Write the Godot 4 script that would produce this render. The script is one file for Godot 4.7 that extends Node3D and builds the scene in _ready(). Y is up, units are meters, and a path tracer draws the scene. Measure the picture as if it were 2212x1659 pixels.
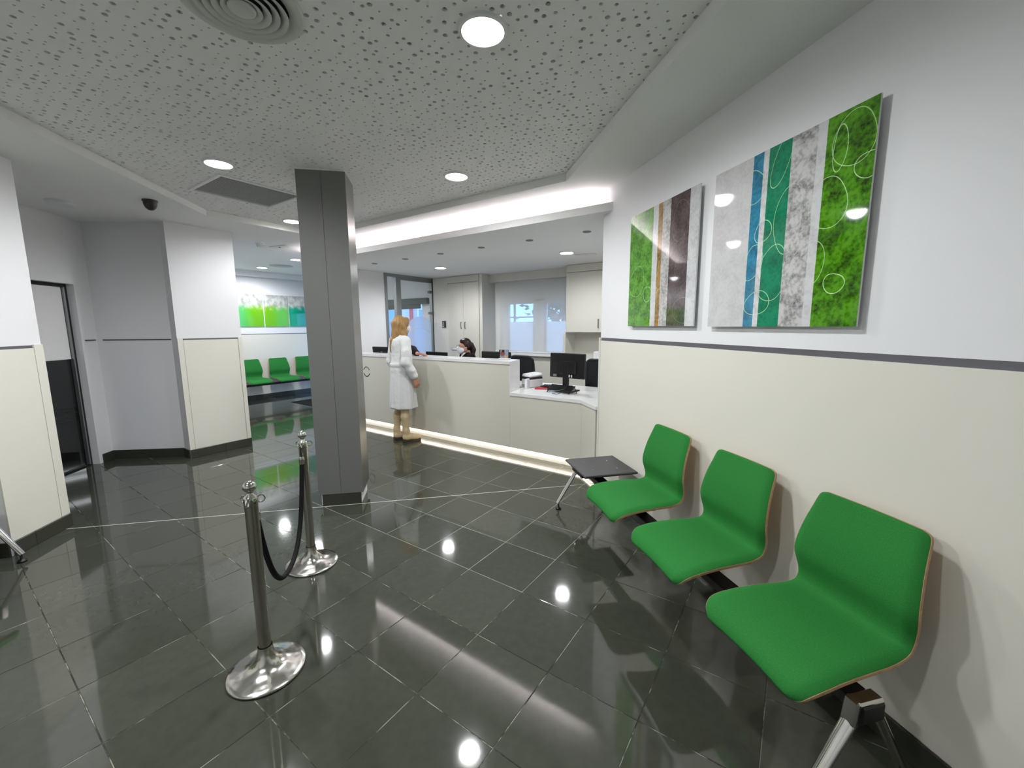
extends Node3D
# A clinic waiting hall with a reception desk, built object by object.

const CAM_H := 1.516
const Y_BORDER := 2.67      # plain ceiling border
const Y_PERF := 2.73        # perforated ceiling field
const Y_REC := 2.48         # lower ceiling over the reception
const D_WALL := 1.645       # distance of the right wall plane from the world's y axis
const TH := 0.785398 + 0.0452
const TILE := 0.4
var WN := Vector3(cos(TH), 0, -sin(TH))     # out through the right wall
var WS := Vector3(-sin(TH), 0, -cos(TH))    # along the right wall, deeper into the hall
var R_TURN := -(PI / 2 - TH)                # turn of things that stand against the right wall
var M := {}
var taken := {}
var cam: Camera3D


# ------------------------------------------------------------------ mesh builder
class MB:
	var v := PackedVector3Array()
	var n := PackedVector3Array()
	var t := PackedVector2Array()
	var i := PackedInt32Array()

	func put(p: Vector3, nn: Vector3, uv := Vector2.ZERO) -> int:
		v.append(p); n.append(nn); t.append(uv)
		return v.size() - 1

	func tri_i(a: int, b: int, c: int) -> void:
		# clockwise seen from the side the normal points to
		var fn := (v[a] - v[c]).cross(v[a] - v[b])
		if fn.dot(n[a] + n[b] + n[c]) < 0.0:
			var s := b; b = c; c = s
		i.append(a); i.append(b); i.append(c)

	# flat convex polygon, facing away from `inside`
	func poly(pts: Array, inside: Vector3, uvs: Array = []) -> void:
		var mid := Vector3.ZERO
		for p: Vector3 in pts:
			mid += p
		mid /= pts.size()
		var nn := Vector3.ZERO
		for k in pts.size():
			var a: Vector3 = pts[k] - mid
			var b: Vector3 = pts[(k + 1) % pts.size()] - mid
			nn += a.cross(b)
		nn = nn.normalized()
		if nn.dot(mid - inside) < 0.0:
			nn = -nn
		var first := v.size()
		for k in pts.size():
			put(pts[k], nn, uvs[k] if uvs.size() else Vector2.ZERO)
		for k in range(1, pts.size() - 1):
			tri_i(first, first + k, first + k + 1)

	func cut(h: Vector3, b: float, sx: float, sy: float, sz: float, ax: int) -> Vector3:
		var p := Vector3(sx * (h.x - b), sy * (h.y - b), sz * (h.z - b))
		p[ax] = [sx, sy, sz][ax] * h[ax]
		return p

	# box with chamfered edges, centre and half sizes in the frame x
	func box(x: Transform3D, size: Vector3, b := 0.0) -> void:
		var h := size / 2.0
		b = minf(b, minf(h.x, minf(h.y, h.z)) * 0.95)
		var c := x.origin
		if b <= 0.0:
			for ax in 3:
				for s in [-1.0, 1.0]:
					var q := []
					for k in [[-1, -1], [1, -1], [1, 1], [-1, 1]]:
						var p := Vector3.ZERO
						p[ax] = s * h[ax]; p[(ax + 1) % 3] = k[0] * h[(ax + 1) % 3]; p[(ax + 2) % 3] = k[1] * h[(ax + 2) % 3]
						q.append(x * p)
					poly(q, c)
			return
		for ax in 3:
			for s in [-1.0, 1.0]:
				var q := []
				for k in [[-1, -1], [1, -1], [1, 1], [-1, 1]]:
					var sg := [0.0, 0.0, 0.0]
					sg[ax] = s; sg[(ax + 1) % 3] = k[0]; sg[(ax + 2) % 3] = k[1]
					q.append(x * cut(h, b, sg[0], sg[1], sg[2], ax))
				poly(q, c)
			var a1 := (ax + 1) % 3
			var a2 := (ax + 2) % 3
			for s1 in [-1.0, 1.0]:
				for s2 in [-1.0, 1.0]:
					var q := []
					for e in [[-1.0, a1], [1.0, a1], [1.0, a2], [-1.0, a2]]:
						var sg := [0.0, 0.0, 0.0]
						sg[ax] = e[0]; sg[a1] = s1; sg[a2] = s2
						q.append(x * cut(h, b, sg[0], sg[1], sg[2], e[1]))
					poly(q, c)
		for sx in [-1.0, 1.0]:
			for sy in [-1.0, 1.0]:
				for sz in [-1.0, 1.0]:
					poly([x * cut(h, b, sx, sy, sz, 0), x * cut(h, b, sx, sy, sz, 1), x * cut(h, b, sx, sy, sz, 2)], c)

	func bx(lo: Vector3, hi: Vector3, b := 0.0) -> void:
		box(Transform3D(Basis(), (lo + hi) / 2.0), (hi - lo).abs(), b)

	# upright prism over a convex plan polygon (Vector2 = x, z)
	func prism(plan: Array, y0: float, y1: float) -> void:
		var mid := Vector3(0, (y0 + y1) / 2.0, 0)
		for p: Vector2 in plan:
			mid += Vector3(p.x, 0, p.y) / plan.size()
		var top := []
		var low := []
		for p: Vector2 in plan:
			top.append(Vector3(p.x, y1, p.y)); low.append(Vector3(p.x, y0, p.y))
		poly(top, mid); poly(low, mid)
		for k in plan.size():
			var j := (k + 1) % plan.size()
			poly([low[k], low[j], top[j], top[k]], mid)

	# smooth sheet through rows of points; normals point away from the line of row centres unless flip
	func sheet(rows: Array, closed: bool, flip := false, uv := false) -> void:
		var nr := rows.size()
		var nc: int = rows[0].size()
		var first := v.size()
		for r in nr:
			for c in nc:
				var c0 := (c - 1 + nc) % nc if closed else maxi(c - 1, 0)
				var c1 := (c + 1) % nc if closed else mini(c + 1, nc - 1)
				var du: Vector3 = rows[r][c1] - rows[r][c0]
				var dv: Vector3 = rows[mini(r + 1, nr - 1)][c] - rows[maxi(r - 1, 0)][c]
				var nn := dv.cross(du)
				if nn.length() < 1e-12:
					dv = rows[mini(r + 2, nr - 1)][c] - rows[maxi(r - 2, 0)][c]
					nn = dv.cross(du)
				if nn.length() < 1e-12:
					nn = (rows[nr - 1][0] - rows[0][0]) * (1.0 if r > nr / 2 else -1.0) * (-1.0 if flip else 1.0)
				nn = nn.normalized() * (-1.0 if flip else 1.0)
				put(rows[r][c], nn, Vector2(float(c) / maxi(nc - 1, 1), float(r) / maxi(nr - 1, 1)) if uv else Vector2.ZERO)
		for r in nr - 1:
			for c in (nc if closed else nc - 1):
				var a := first + r * nc + c
				var b := first + r * nc + (c + 1) % nc
				tri_i(a, b, b + nc); tri_i(a, b + nc, a + nc)

	# turned profile: points (radius, height) round the y axis of x
	func lathe(x: Transform3D, prof: Array, seg := 24) -> void:
		var rows := []
		for p: Vector2 in prof:
			var row := []
			for k in seg:
				var a := TAU * k / seg
				row.append(x * Vector3(cos(a) * p.x, p.y, sin(a) * p.x))
			rows.append(row)
		sheet(rows, true)

	# profile with hard edges: every span is its own band
	func lathe_hard(x: Transform3D, prof: Array, seg := 24) -> void:
		for k in prof.size() - 1:
			lathe(x, [prof[k], prof[k + 1]], seg)

	# tube along points, radius a number or one per point
	func tube(pts: Array, rad, seg := 8, caps := true) -> void:
		var rows := []
		var side := Vector3.ZERO
		for k in pts.size():
			var d: Vector3 = (pts[mini(k + 1, pts.size() - 1)] - pts[maxi(k - 1, 0)]).normalized()
			if side == Vector3.ZERO:
				side = d.cross(Vector3.UP if absf(d.y) < 0.9 else Vector3.RIGHT).normalized()
			side = (side - d * side.dot(d)).normalized()
			var up := d.cross(side)
			var rr: float = rad[k] if rad is Array else rad
			var row := []
			for s in seg:
				var a := TAU * s / seg
				row.append(pts[k] + (side * cos(a) + up * sin(a)) * rr)
			rows.append(row)
		var f := v.size()
		sheet(rows, true, true)
		# make sure the normals look outwards
		if (v[f] - pts[0]).dot(n[f]) < 0.0:
			for q in range(f, v.size()):
				n[q] = -n[q]
			var k := i.size() - (pts.size() - 1) * seg * 6
			while k < i.size():
				var s := i[k + 1]; i[k + 1] = i[k + 2]; i[k + 2] = s
				k += 3
		if caps:
			poly(rows[0], pts[1])
			poly(rows[-1], pts[-2])

	func mesh(m: Material) -> ArrayMesh:
		var am := ArrayMesh.new()
		add(am, m)
		return am

	func add(am: ArrayMesh, m: Material) -> void:
		var a := []
		a.resize(Mesh.ARRAY_MAX)
		a[Mesh.ARRAY_VERTEX] = v; a[Mesh.ARRAY_NORMAL] = n; a[Mesh.ARRAY_TEX_UV] = t; a[Mesh.ARRAY_INDEX] = i
		am.add_surface_from_arrays(Mesh.PRIMITIVE_TRIANGLES, a)
		am.surface_set_material(am.get_surface_count() - 1, m)


# ------------------------------------------------------------------ scene helpers
func numbered(called: String) -> String:
	if not taken.has(called):
		taken[called] = 0
		return called
	taken[called] += 1
	return "%s_%03d" % [called, taken[called]]

func thing(called: String, label: String, category: String, at := Vector3.ZERO, turn := 0.0, group := "") -> Node3D:
	var o := Node3D.new()
	o.name = numbered(called)
	add_child(o)
	o.position = at
	o.rotation.y = turn
	o.set_meta("label", label)
	o.set_meta("category", category)
	if group != "":
		o.set_meta("group", group)
	return o

func structure(called: String) -> Node3D:
	var o := Node3D.new()
	o.name = numbered(called)
	add_child(o)
	o.set_meta("kind", "structure")
	return o

func part(called: String, b: MB, m: Material, parent: Node3D) -> MeshInstance3D:
	var o := MeshInstance3D.new()
	o.mesh = b.mesh(m)
	o.name = called
	parent.add_child(o, true)
	return o

func again(called: String, mesh: Mesh, parent: Node3D, at: Transform3D) -> MeshInstance3D:
	var o := MeshInstance3D.new()
	o.mesh = mesh
	o.name = called
	parent.add_child(o, true)
	o.transform = at
	return o

func one(called: String, b: MB, m: Material, label: String, category: String, at := Vector3.ZERO, turn := 0.0, group := "") -> MeshInstance3D:
	var o := MeshInstance3D.new()
	o.mesh = b.mesh(m)
	o.name = numbered(called)
	add_child(o)
	o.position = at
	o.rotation.y = turn
	o.set_meta("label", label)
	o.set_meta("category", category)
	if group != "":
		o.set_meta("group", group)
	return o

func at(p: Vector3, turn := 0.0) -> Transform3D:
	return Transform3D(Basis(Vector3.UP, turn), p)

func rw(s: float, y: float, off: float) -> Vector3:
	return WS * s + WN * (D_WALL - off) + Vector3(0, y, 0)

func v2(p: Vector3) -> Vector2:
	return Vector2(p.x, p.z)

func seen(p: Vector3, margin := 0.0) -> bool:
	var q := cam.transform.affine_inverse() * p
	if q.z > -0.05:
		return false
	var k := tan(deg_to_rad(cam.fov / 2.0)) * -q.z
	return absf(q.y) < k * (1.0 + margin) and absf(q.x) < k * (4.0 / 3.0) * (1.0 + margin)

func mat(key: String, c: Color, rough := 0.5, metal := 0.0, spec := 0.5) -> StandardMaterial3D:
	var m := StandardMaterial3D.new()
	m.resource_name = key
	m.albedo_color = c
	m.roughness = rough
	m.metallic = metal
	m.metallic_specular = spec
	M[key] = m
	return m

func glow(key: String, c: Color, e: float) -> StandardMaterial3D:
	var m := mat(key, Color(0.9, 0.9, 0.9), 0.5)
	m.emission_enabled = true
	m.emission = c
	m.emission_energy_multiplier = e
	return m

func c8(r: int, g: int, b: int) -> Color:
	return Color(r / 255.0, g / 255.0, b / 255.0)

func noise(seed_: int, freq: float, oct := 4) -> FastNoiseLite:
	var f := FastNoiseLite.new()
	f.seed = seed_
	f.noise_type = FastNoiseLite.TYPE_SIMPLEX_SMOOTH
	f.frequency = freq
	f.fractal_octaves = oct
	return f

# seamless greyscale noise between two colours
func noise_tex(seed_: int, size: int, freq: float, lo: Color, hi: Color, oct := 4) -> ImageTexture:
	var src := noise(seed_, freq, oct).get_seamless_image(size, size)
	var im := Image.create(size, size, false, Image.FORMAT_RGB8)
	for y in size:
		for x in size:
			im.set_pixel(x, y, lo.lerp(hi, src.get_pixel(x, y).r))
	return ImageTexture.create_from_image(im)

func bump(m: StandardMaterial3D, tex: Texture2D, cm: float) -> void:
	m.heightmap_enabled = true
	m.heightmap_texture = tex
	m.heightmap_scale = cm

func tri(m: StandardMaterial3D, scale: float, world := true) -> void:
	m.uv1_triplanar = true
	m.uv1_world_triplanar = world
	m.uv1_scale = Vector3.ONE * scale


# ------------------------------------------------------------------ bodies: tapered capsules joined smoothly, meshed as surface nets
# bone: [a, b, ra, rb, squash] ; squash scales space about the bone's middle
func flesh(bones: Array, cell: float, k: float, cuts: Array = [], folds := 0) -> MB:
	var lo := Vector3.ONE * 1e9
	var hi := -lo
	for b in bones:
		var r: float = maxf(b[2], b[3]) * (maxf(b[4].x, maxf(b[4].y, b[4].z)) if b.size() > 4 else 1.0) + k + cell * 2.0
		for q in 2:
			lo = lo.min(b[q] - Vector3.ONE * r)
			hi = hi.max(b[q] + Vector3.ONE * r)
	var nx := int((hi.x - lo.x) / cell) + 2
	var ny := int((hi.y - lo.y) / cell) + 2
	var nz := int((hi.z - lo.z) / cell) + 2
	var f := PackedFloat32Array()
	f.resize(nx * ny * nz)
	f.fill(1.0)
	for b in bones:
		var a: Vector3 = b[0]
		var e: Vector3 = b[1]
		var sq: Vector3 = b[4] if b.size() > 4 else Vector3.ONE
		var mid := (a + e) / 2.0
		var small := minf(sq.x, minf(sq.y, sq.z))
		var r: float = maxf(b[2], b[3]) * maxf(sq.x, maxf(sq.y, sq.z)) + k + cell * 2.0
		var l3 := ((a.min(e) - Vector3.ONE * r - lo) / cell).floor().max(Vector3.ZERO)
		var h3 := ((a.max(e) + Vector3.ONE * r - lo) / cell).ceil()
		var as_ := mid + (a - mid) / sq
		var es := mid + (e - mid) / sq
		var ab := es - as_
		var len2 := maxf(ab.length_squared(), 1e-9)
		for z in range(int(l3.z), mini(int(h3.z), nz - 1) + 1):
			for y in range(int(l3.y), mini(int(h3.y), ny - 1) + 1):
				var row := (z * ny + y) * nx
				for x in range(int(l3.x), mini(int(h3.x), nx - 1) + 1):
					var p := mid + (lo + Vector3(x, y, z) * cell - mid) / sq
					var h := clampf((p - as_).dot(ab) / len2, 0.0, 1.0)
					var d: float = ((p - as_ - ab * h).length() - lerpf(b[2], b[3], h)) * small
					var o := f[row + x]
					var m := clampf(0.5 + 0.5 * (o - d) / k, 0.0, 1.0)
					f[row + x] = lerpf(o, d, m) - k * m * (1.0 - m) if absf(o - d) < k else minf(o, d)
	for c in cuts:      # [point, outward normal]
		for z in nz:
			for y in ny:
				for x in nx:
					var q := (z * ny + y) * nx + x
					if f[q] < cell * 2.0:
						f[q] = maxf(f[q], (lo + Vector3(x, y, z) * cell - c[0]).dot(c[1]))
	var mb := MB.new()
	var id := PackedInt32Array()
	id.resize(nx * ny * nz)
	id.fill(-1)
	var off := PackedInt32Array()
	for c in 8:
		off.append(((c >> 2) * ny + ((c >> 1) & 1)) * nx + (c & 1))
	for z in nz - 1:
		for y in ny - 1:
			for x in nx - 1:
				var q := (z * ny + y) * nx + x
				var neg := 0
				for c in 8:
					if f[q + off[c]] < 0.0:
						neg += 1
				if neg == 0 or neg == 8:
					continue
				var sum := Vector3.ZERO
				var cnt := 0
				for c in 8:
					for ax in 3:
						var bit := 1 << ax
						if c & bit:
							continue
						var fa := f[q + off[c]]
						var fb := f[q + off[c | bit]]
						if (fa < 0.0) != (fb < 0.0):
							var p := Vector3(c & 1, (c >> 1) & 1, c >> 2)
							p[ax] += fa / (fa - fb)
							sum += p
							cnt += 1
				id[q] = mb.put(lo + (Vector3(x, y, z) + sum / cnt) * cell, Vector3.ZERO)
	var step := [1, nx, nx * ny]
	for z in range(1, nz - 1):
		for y in range(1, ny - 1):
			for x in range(1, nx - 1):
				var q := (z * ny + y) * nx + x
				for ax in 3:
					var inside := f[q] < 0.0
					if inside == (f[q + step[ax]] < 0.0):
						continue
					var s1: int = step[(ax + 1) % 3]
					var s2: int = step[(ax + 2) % 3]
					var quad := [id[q], id[q - s1], id[q - s1 - s2], id[q - s2]]
					if quad.min() < 0:
						continue
					if not inside:
						quad.reverse()
					mb.i.append_array(PackedInt32Array([quad[0], quad[2], quad[1], quad[0], quad[3], quad[2]]))
	if folds:
		for q in mb.v.size():
			mb.v[q] = coat_fold(mb.v[q]) if folds == 1 else hair_fold(mb.v[q])
	for q in range(0, mb.i.size(), 3):
		var a := mb.v[mb.i[q]]
		var b := mb.v[mb.i[q + 1]]
		var c := mb.v[mb.i[q + 2]]
		var fn := (a - c).cross(a - b)
		for w in 3:
			mb.n[mb.i[q + w]] += fn
	for q in mb.n.size():
		mb.n[q] = mb.n[q].normalized()
	return mb

# soft folds of a long coat
func coat_fold(p: Vector3) -> Vector3:
	var an := atan2(p.z, p.x)
	var k := smoothstep(1.02, 0.6, p.y)
	var m := 1.0 + k * (0.035 * sin(an * 8.0 + p.y * 3.0) + 0.02 * sin(an * 17.0 + 1.3))
	var w := 0.004 * sin(p.y * 62.0 + an * 5.0) * smoothstep(0.2, 0.24, absf(p.x)) * smoothstep(0.8, 0.9, p.y)
	return Vector3(p.x * m, p.y + w, p.z * m)

# strands of long hair
func hair_fold(p: Vector3) -> Vector3:
	var an := atan2(p.z - 0.02, p.x)
	var m := 1.0 + 0.03 * sin(an * 13.0 + p.y * 9.0) + 0.02 * sin(an * 29.0 - p.y * 14.0)
	return Vector3(p.x * m, p.y, 0.02 + (p.z - 0.02) * m)

# tapered chain of bones through joints [point, radius]
func chain(joints: Array, squash := Vector3.ONE) -> Array:
	var out := []
	for q in joints.size() - 1:
		out.append([joints[q][0], joints[q + 1][0], joints[q][1], joints[q + 1][1], squash])
	return out


func _ready() -> void:
	# ---- camera
	cam = Camera3D.new()
	cam.name = "camera"
	add_child(cam)
	cam.position = Vector3(0, CAM_H, 0)
	cam.rotation = Vector3(deg_to_rad(-7.98), deg_to_rad(34.70), deg_to_rad(-0.31))
	cam.fov = 2.0 * rad_to_deg(atan(829.5 / 888.6))
	cam.near = 0.05
	cam.far = 200.0
	cam.current = true
	# ---- sky, exposure
	var sky := ProceduralSkyMaterial.new()
	sky.sky_top_color = c8(140, 182, 242)
	sky.sky_horizon_color = c8(122, 176, 244)
	sky.sky_curve = 0.25
	sky.ground_bottom_color = c8(120, 120, 118)
	sky.ground_horizon_color = c8(180, 190, 200)
	sky.sky_energy_multiplier = 1.8
	sky.ground_energy_multiplier = 1.2
	var env := Environment.new()
	env.background_mode = Environment.BG_SKY
	env.sky = Sky.new()
	env.sky.sky_material = sky
	env.tonemap_mode = Environment.TONE_MAPPER_LINEAR
	env.tonemap_exposure = 1.24
	env.sdfgi_enabled = true
	env.ssao_enabled = true
	env.ssil_enabled = true
	var we := WorldEnvironment.new()
	we.name = "environment"
	we.environment = env
	add_child(we)
	# ---- everything else
	materials()
	lamps()
	floors()
	shell()
	ceilings()
	pillar()
	reception_desk()
	reception_back()
	outside()
	art()
	benches()
	queue_barrier()
	desk_things()
	ceiling_things()
	small_fittings()
	people()


func materials() -> void:
	mat("white_paint", c8(233, 233, 234), 0.55, 0.0, 0.4)
	mat("ceiling_paint", c8(236, 236, 234), 0.8, 0.0, 0.3)
	mat("perforated_board", c8(236, 235, 234), 0.85, 0.0, 0.25)
	mat("hole_backing", c8(16, 16, 15), 0.95, 0.0, 0.1)
	mat("panel_cream", c8(226, 223, 211), 0.35, 0.0, 0.45)
	mat("desk_cream", c8(216, 213, 200), 0.3, 0.0, 0.5)
	mat("cabinet_cream", c8(211, 208, 198), 0.4, 0.0, 0.45)
	mat("solid_white", c8(232, 232, 230), 0.22, 0.0, 0.5)
	mat("reveal_grey", c8(104, 103, 108), 0.5, 0.4)
	mat("groove", c8(120, 118, 110), 0.8)
	mat("brushed_steel", c8(150, 149, 145), 0.32, 0.9)
	mat("column_grey", c8(122, 122, 120), 0.45, 0.15, 0.4)
	mat("aluminium", c8(150, 153, 153), 0.4, 0.85)
	mat("chrome", c8(205, 203, 198), 0.12, 1.0)
	var worn := noise_tex(11, 256, 0.02, Color(0.25, 0.25, 0.25), Color(0.62, 0.62, 0.62), 4)
	mat("worn_steel", c8(205, 202, 196), 0.42, 1.0)
	M.worn_steel.roughness_texture = worn; tri(M.worn_steel, 3.0, false)
	bump(M.worn_steel, noise_tex(12, 256, 0.015, Color.BLACK, Color.WHITE, 2), 0.25)
	mat("post_steel", c8(176, 171, 163), 0.24, 1.0)
	mat("black_metal", c8(20, 20, 21), 0.42, 0.0, 0.5)
	mat("black_plastic", c8(16, 16, 17), 0.35, 0.0, 0.5)
	mat("screen_black", c8(7, 7, 9), 0.18, 0.0, 0.5)
	mat("charcoal", c8(34, 33, 32), 0.9, 0.0, 0.2)
	mat("mesh_cloth", c8(44, 45, 47), 0.8, 0.0, 0.2)
	mat("rope_black", c8(18, 18, 19), 0.75, 0.0, 0.3)
	mat("table_black", c8(46, 46, 48), 0.38, 0.0, 0.5)
	var weave := noise_tex(21, 256, 0.12, c8(40, 113, 50), c8(52, 132, 61), 2)
	mat("green_cloth", Color.WHITE, 0.85, 0.0, 0.25)
	M.green_cloth.albedo_texture = weave; tri(M.green_cloth, 5.0, false)
	bump(M.green_cloth, noise_tex(22, 256, 0.25, Color.BLACK, Color.WHITE, 2), 0.06)
	mat("beech", Color.WHITE, 0.45)
	M.beech.albedo_texture = noise_tex(23, 256, 0.02, c8(172, 136, 98), c8(204, 168, 126), 4); tri(M.beech, 6.0, false)
	mat("white_plastic", c8(222, 223, 224), 0.4)
	mat("grey_plastic", c8(120, 122, 122), 0.5)
	mat("vent_white", c8(200, 202, 198), 0.5, 0.0, 0.4)
	mat("grille_grey", c8(200, 201, 198), 0.45, 0.0)
	mat("duct_steel", c8(118, 120, 122), 0.5, 0.7)
	mat("led_grey", c8(130, 130, 130), 0.5)
	mat("red_paper", c8(180, 22, 40), 0.7)
	mat("white_paper", c8(225, 225, 230), 0.8)
	mat("band_green", c8(12, 46, 34), 0.6)
	mat("shutter_dark", c8(28, 33, 33), 0.6)
	mat("logo_green", c8(64, 118, 66), 0.5)
	mat("dark_door", c8(22, 22, 22), 0.12, 0.0, 0.5)
	var g := mat("glass", Color(0.93, 0.97, 0.97, 0.06), 0.02)
	g.transparency = BaseMaterial3D.TRANSPARENCY_ALPHA
	g.metallic_specular = 0.28
	g = mat("dark_glass", Color(0.02, 0.02, 0.02, 0.55), 0.03)
	g.transparency = BaseMaterial3D.TRANSPARENCY_ALPHA
	g = mat("frosted", Color(0.80, 0.88, 0.98, 0.8), 0.8)
	g.transparency = BaseMaterial3D.TRANSPARENCY_ALPHA
	g.backlight_enabled = true; g.backlight = Color(0.8, 0.88, 1.0)
	g = mat("frosted_pane", Color(0.97, 0.97, 0.97, 0.9), 0.8)
	g.transparency = BaseMaterial3D.TRANSPARENCY_ALPHA
	g.backlight_enabled = true; g.backlight = Color(1.0, 1.0, 1.0)
	g = mat("blind_cloth", Color(0.9, 0.9, 0.88, 0.36), 0.9)
	g.transparency = BaseMaterial3D.TRANSPARENCY_ALPHA
	g.backlight_enabled = true; g.backlight = Color(0.3, 0.3, 0.3)
	glow("lamp_face", Color(1.0, 0.98, 0.92), 14.0)
	glow("cove_led", Color(1.0, 0.95, 0.97), 6.0)
	glow("kick_led", Color(1.0, 0.94, 0.86), 8.0)
	glow("added_band_glow", Color(0.95, 0.98, 1.0), 6.0)  # glow of the bands added behind the doorway for floor reflections
	# floor
	mat("skirting", c8(58, 60, 50), 0.25, 0.0, 0.5)
	for k in 4:
		var m := mat("floor_tile_%d" % k, Color.WHITE, 0.055, 0.0, 0.60)
		var j: int = [0, 3, -3, 5][k]
		m.albedo_texture = noise_tex(40 + k, 256, 0.03, c8(62 + j, 65 + j, 56 + j), c8(68 + j, 71 + j, 61 + j), 4)
		tri(m, 2.0)
	mat("grout", Color.WHITE, 0.85, 0.0, 0.3)
	var gi := Image.create(512, 512, false, Image.FORMAT_RGB8)
	var gn := noise(71, 0.05, 3)
	var gf := noise(72, 0.35, 2)
	for y in 512:
		for x in 512:
			var k := clampf(gn.get_noise_2d(x, y) * 1.6 + gf.get_noise_2d(x, y) * 0.7 + 0.55, 0.0, 1.0)
			gi.set_pixel(x, y, c8(44, 45, 39).lerp(c8(150, 149, 136), k * k))
	M.grout.albedo_texture = ImageTexture.create_from_image(gi)
	tri(M.grout, 0.2)
	mat("light_grout", Color.WHITE, 0.85, 0.0, 0.3)
	M.light_grout.albedo_texture = noise_tex(73, 256, 0.05, c8(120, 120, 108), c8(196, 195, 180), 3); tri(M.light_grout, 0.6)
	mat("white_joint", c8(186, 186, 172), 0.7)


# ------------------------------------------------------------------ lamps
func downlight(at_: Vector3, label: String, energy: float, group: String, radius := 0.092) -> void:
	var o := thing("downlight", label, "downlight", at_, 0.0, group)
	var b := MB.new()
	b.lathe_hard(Transform3D(), [Vector2(radius - 0.006, -0.002), Vector2(radius - 0.004, -0.013), Vector2(radius + 0.008, -0.009), Vector2(radius + 0.012, 0.002)], 36)
	part("trim_ring", b, M.white_plastic, o)
	b = MB.new()
	b.lathe(Transform3D(), [Vector2(0.0001, -0.020), Vector2(radius * 0.5, -0.0185), Vector2(radius - 0.006, -0.0115), Vector2(radius - 0.004, 0.001)], 36)
	part("diffuser", b, M.lamp_face, o)
	var l := SpotLight3D.new()
	l.name = "light"
	o.add_child(l)
	l.position = Vector3(0, -0.010, 0)
	l.rotation.x = -PI / 2
	l.light_color = Color(0.975, 0.985, 1.0)
	l.light_energy = energy
	l.light_size = radius * 0.85
	l.spot_range = 20.0
	l.spot_attenuation = 2.0
	l.spot_angle = 87.0
	l.spot_angle_attenuation = 0.6
	l.shadow_enabled = true

func strip_light(parent: Node3D, p: Vector3, rot: Vector3, size: Vector2, energy: float, c: Color) -> void:
	var l := AreaLight3D.new()
	l.name = "light"
	parent.add_child(l, true)
	l.position = p
	l.rotation = rot
	l.area_size = size
	l.light_energy = energy
	l.light_color = c
	l.area_range = 20.0
	l.area_attenuation = 2.0
	l.shadow_enabled = true

func lamps() -> void:
	var e := 2.3
	var g := "round downlights in the perforated ceiling"
	downlight(Vector3(-1.165, Y_PERF, -1.485), "largest round lit downlight in perforated ceiling, nearest the sloping wall border", e, g)
	downlight(Vector3(-3.64, Y_PERF, -1.44), "round lit downlight in perforated ceiling next to rectangular grille", e * 0.85, g)
	downlight(Vector3(-2.38, Y_PERF, -2.66), "round lit downlight in perforated ceiling near the glowing cove", e, g)
	downlight(Vector3(-4.88, Y_PERF, -2.63), "round lit downlight half hidden behind the grey column", e * 0.85, g)
	downlight(Vector3(-2.38, Y_PERF, -0.27), "unseen round downlight added as fill past the round diffuser", e, g)  # out of view; continues the lamp grid, added as fill
	downlight(Vector3(-1.165, Y_PERF, 0.92), "unseen round downlight added as fill by the near wall", e, g)  # behind the viewer, next on the grid; added to brighten the lower walls
	g = "round downlights over the reception"
	downlight(Vector3(-4.92, Y_REC, -5.06), "round lit downlight above the masked receptionist", 2.1, g)
	downlight(Vector3(-2.60, Y_REC, -5.04), "round lit downlight in front of the wall cupboard", 2.1, g)
	g = "round downlights in the far waiting area"
	downlight(Vector3(-8.60, 2.67, -3.98), "round lit downlight above the far green chairs", 2.6, g)
	downlight(Vector3(-7.16, 2.67, -3.88), "small lit downlight seen beside the grey column edge", 2.6, g)


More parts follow.
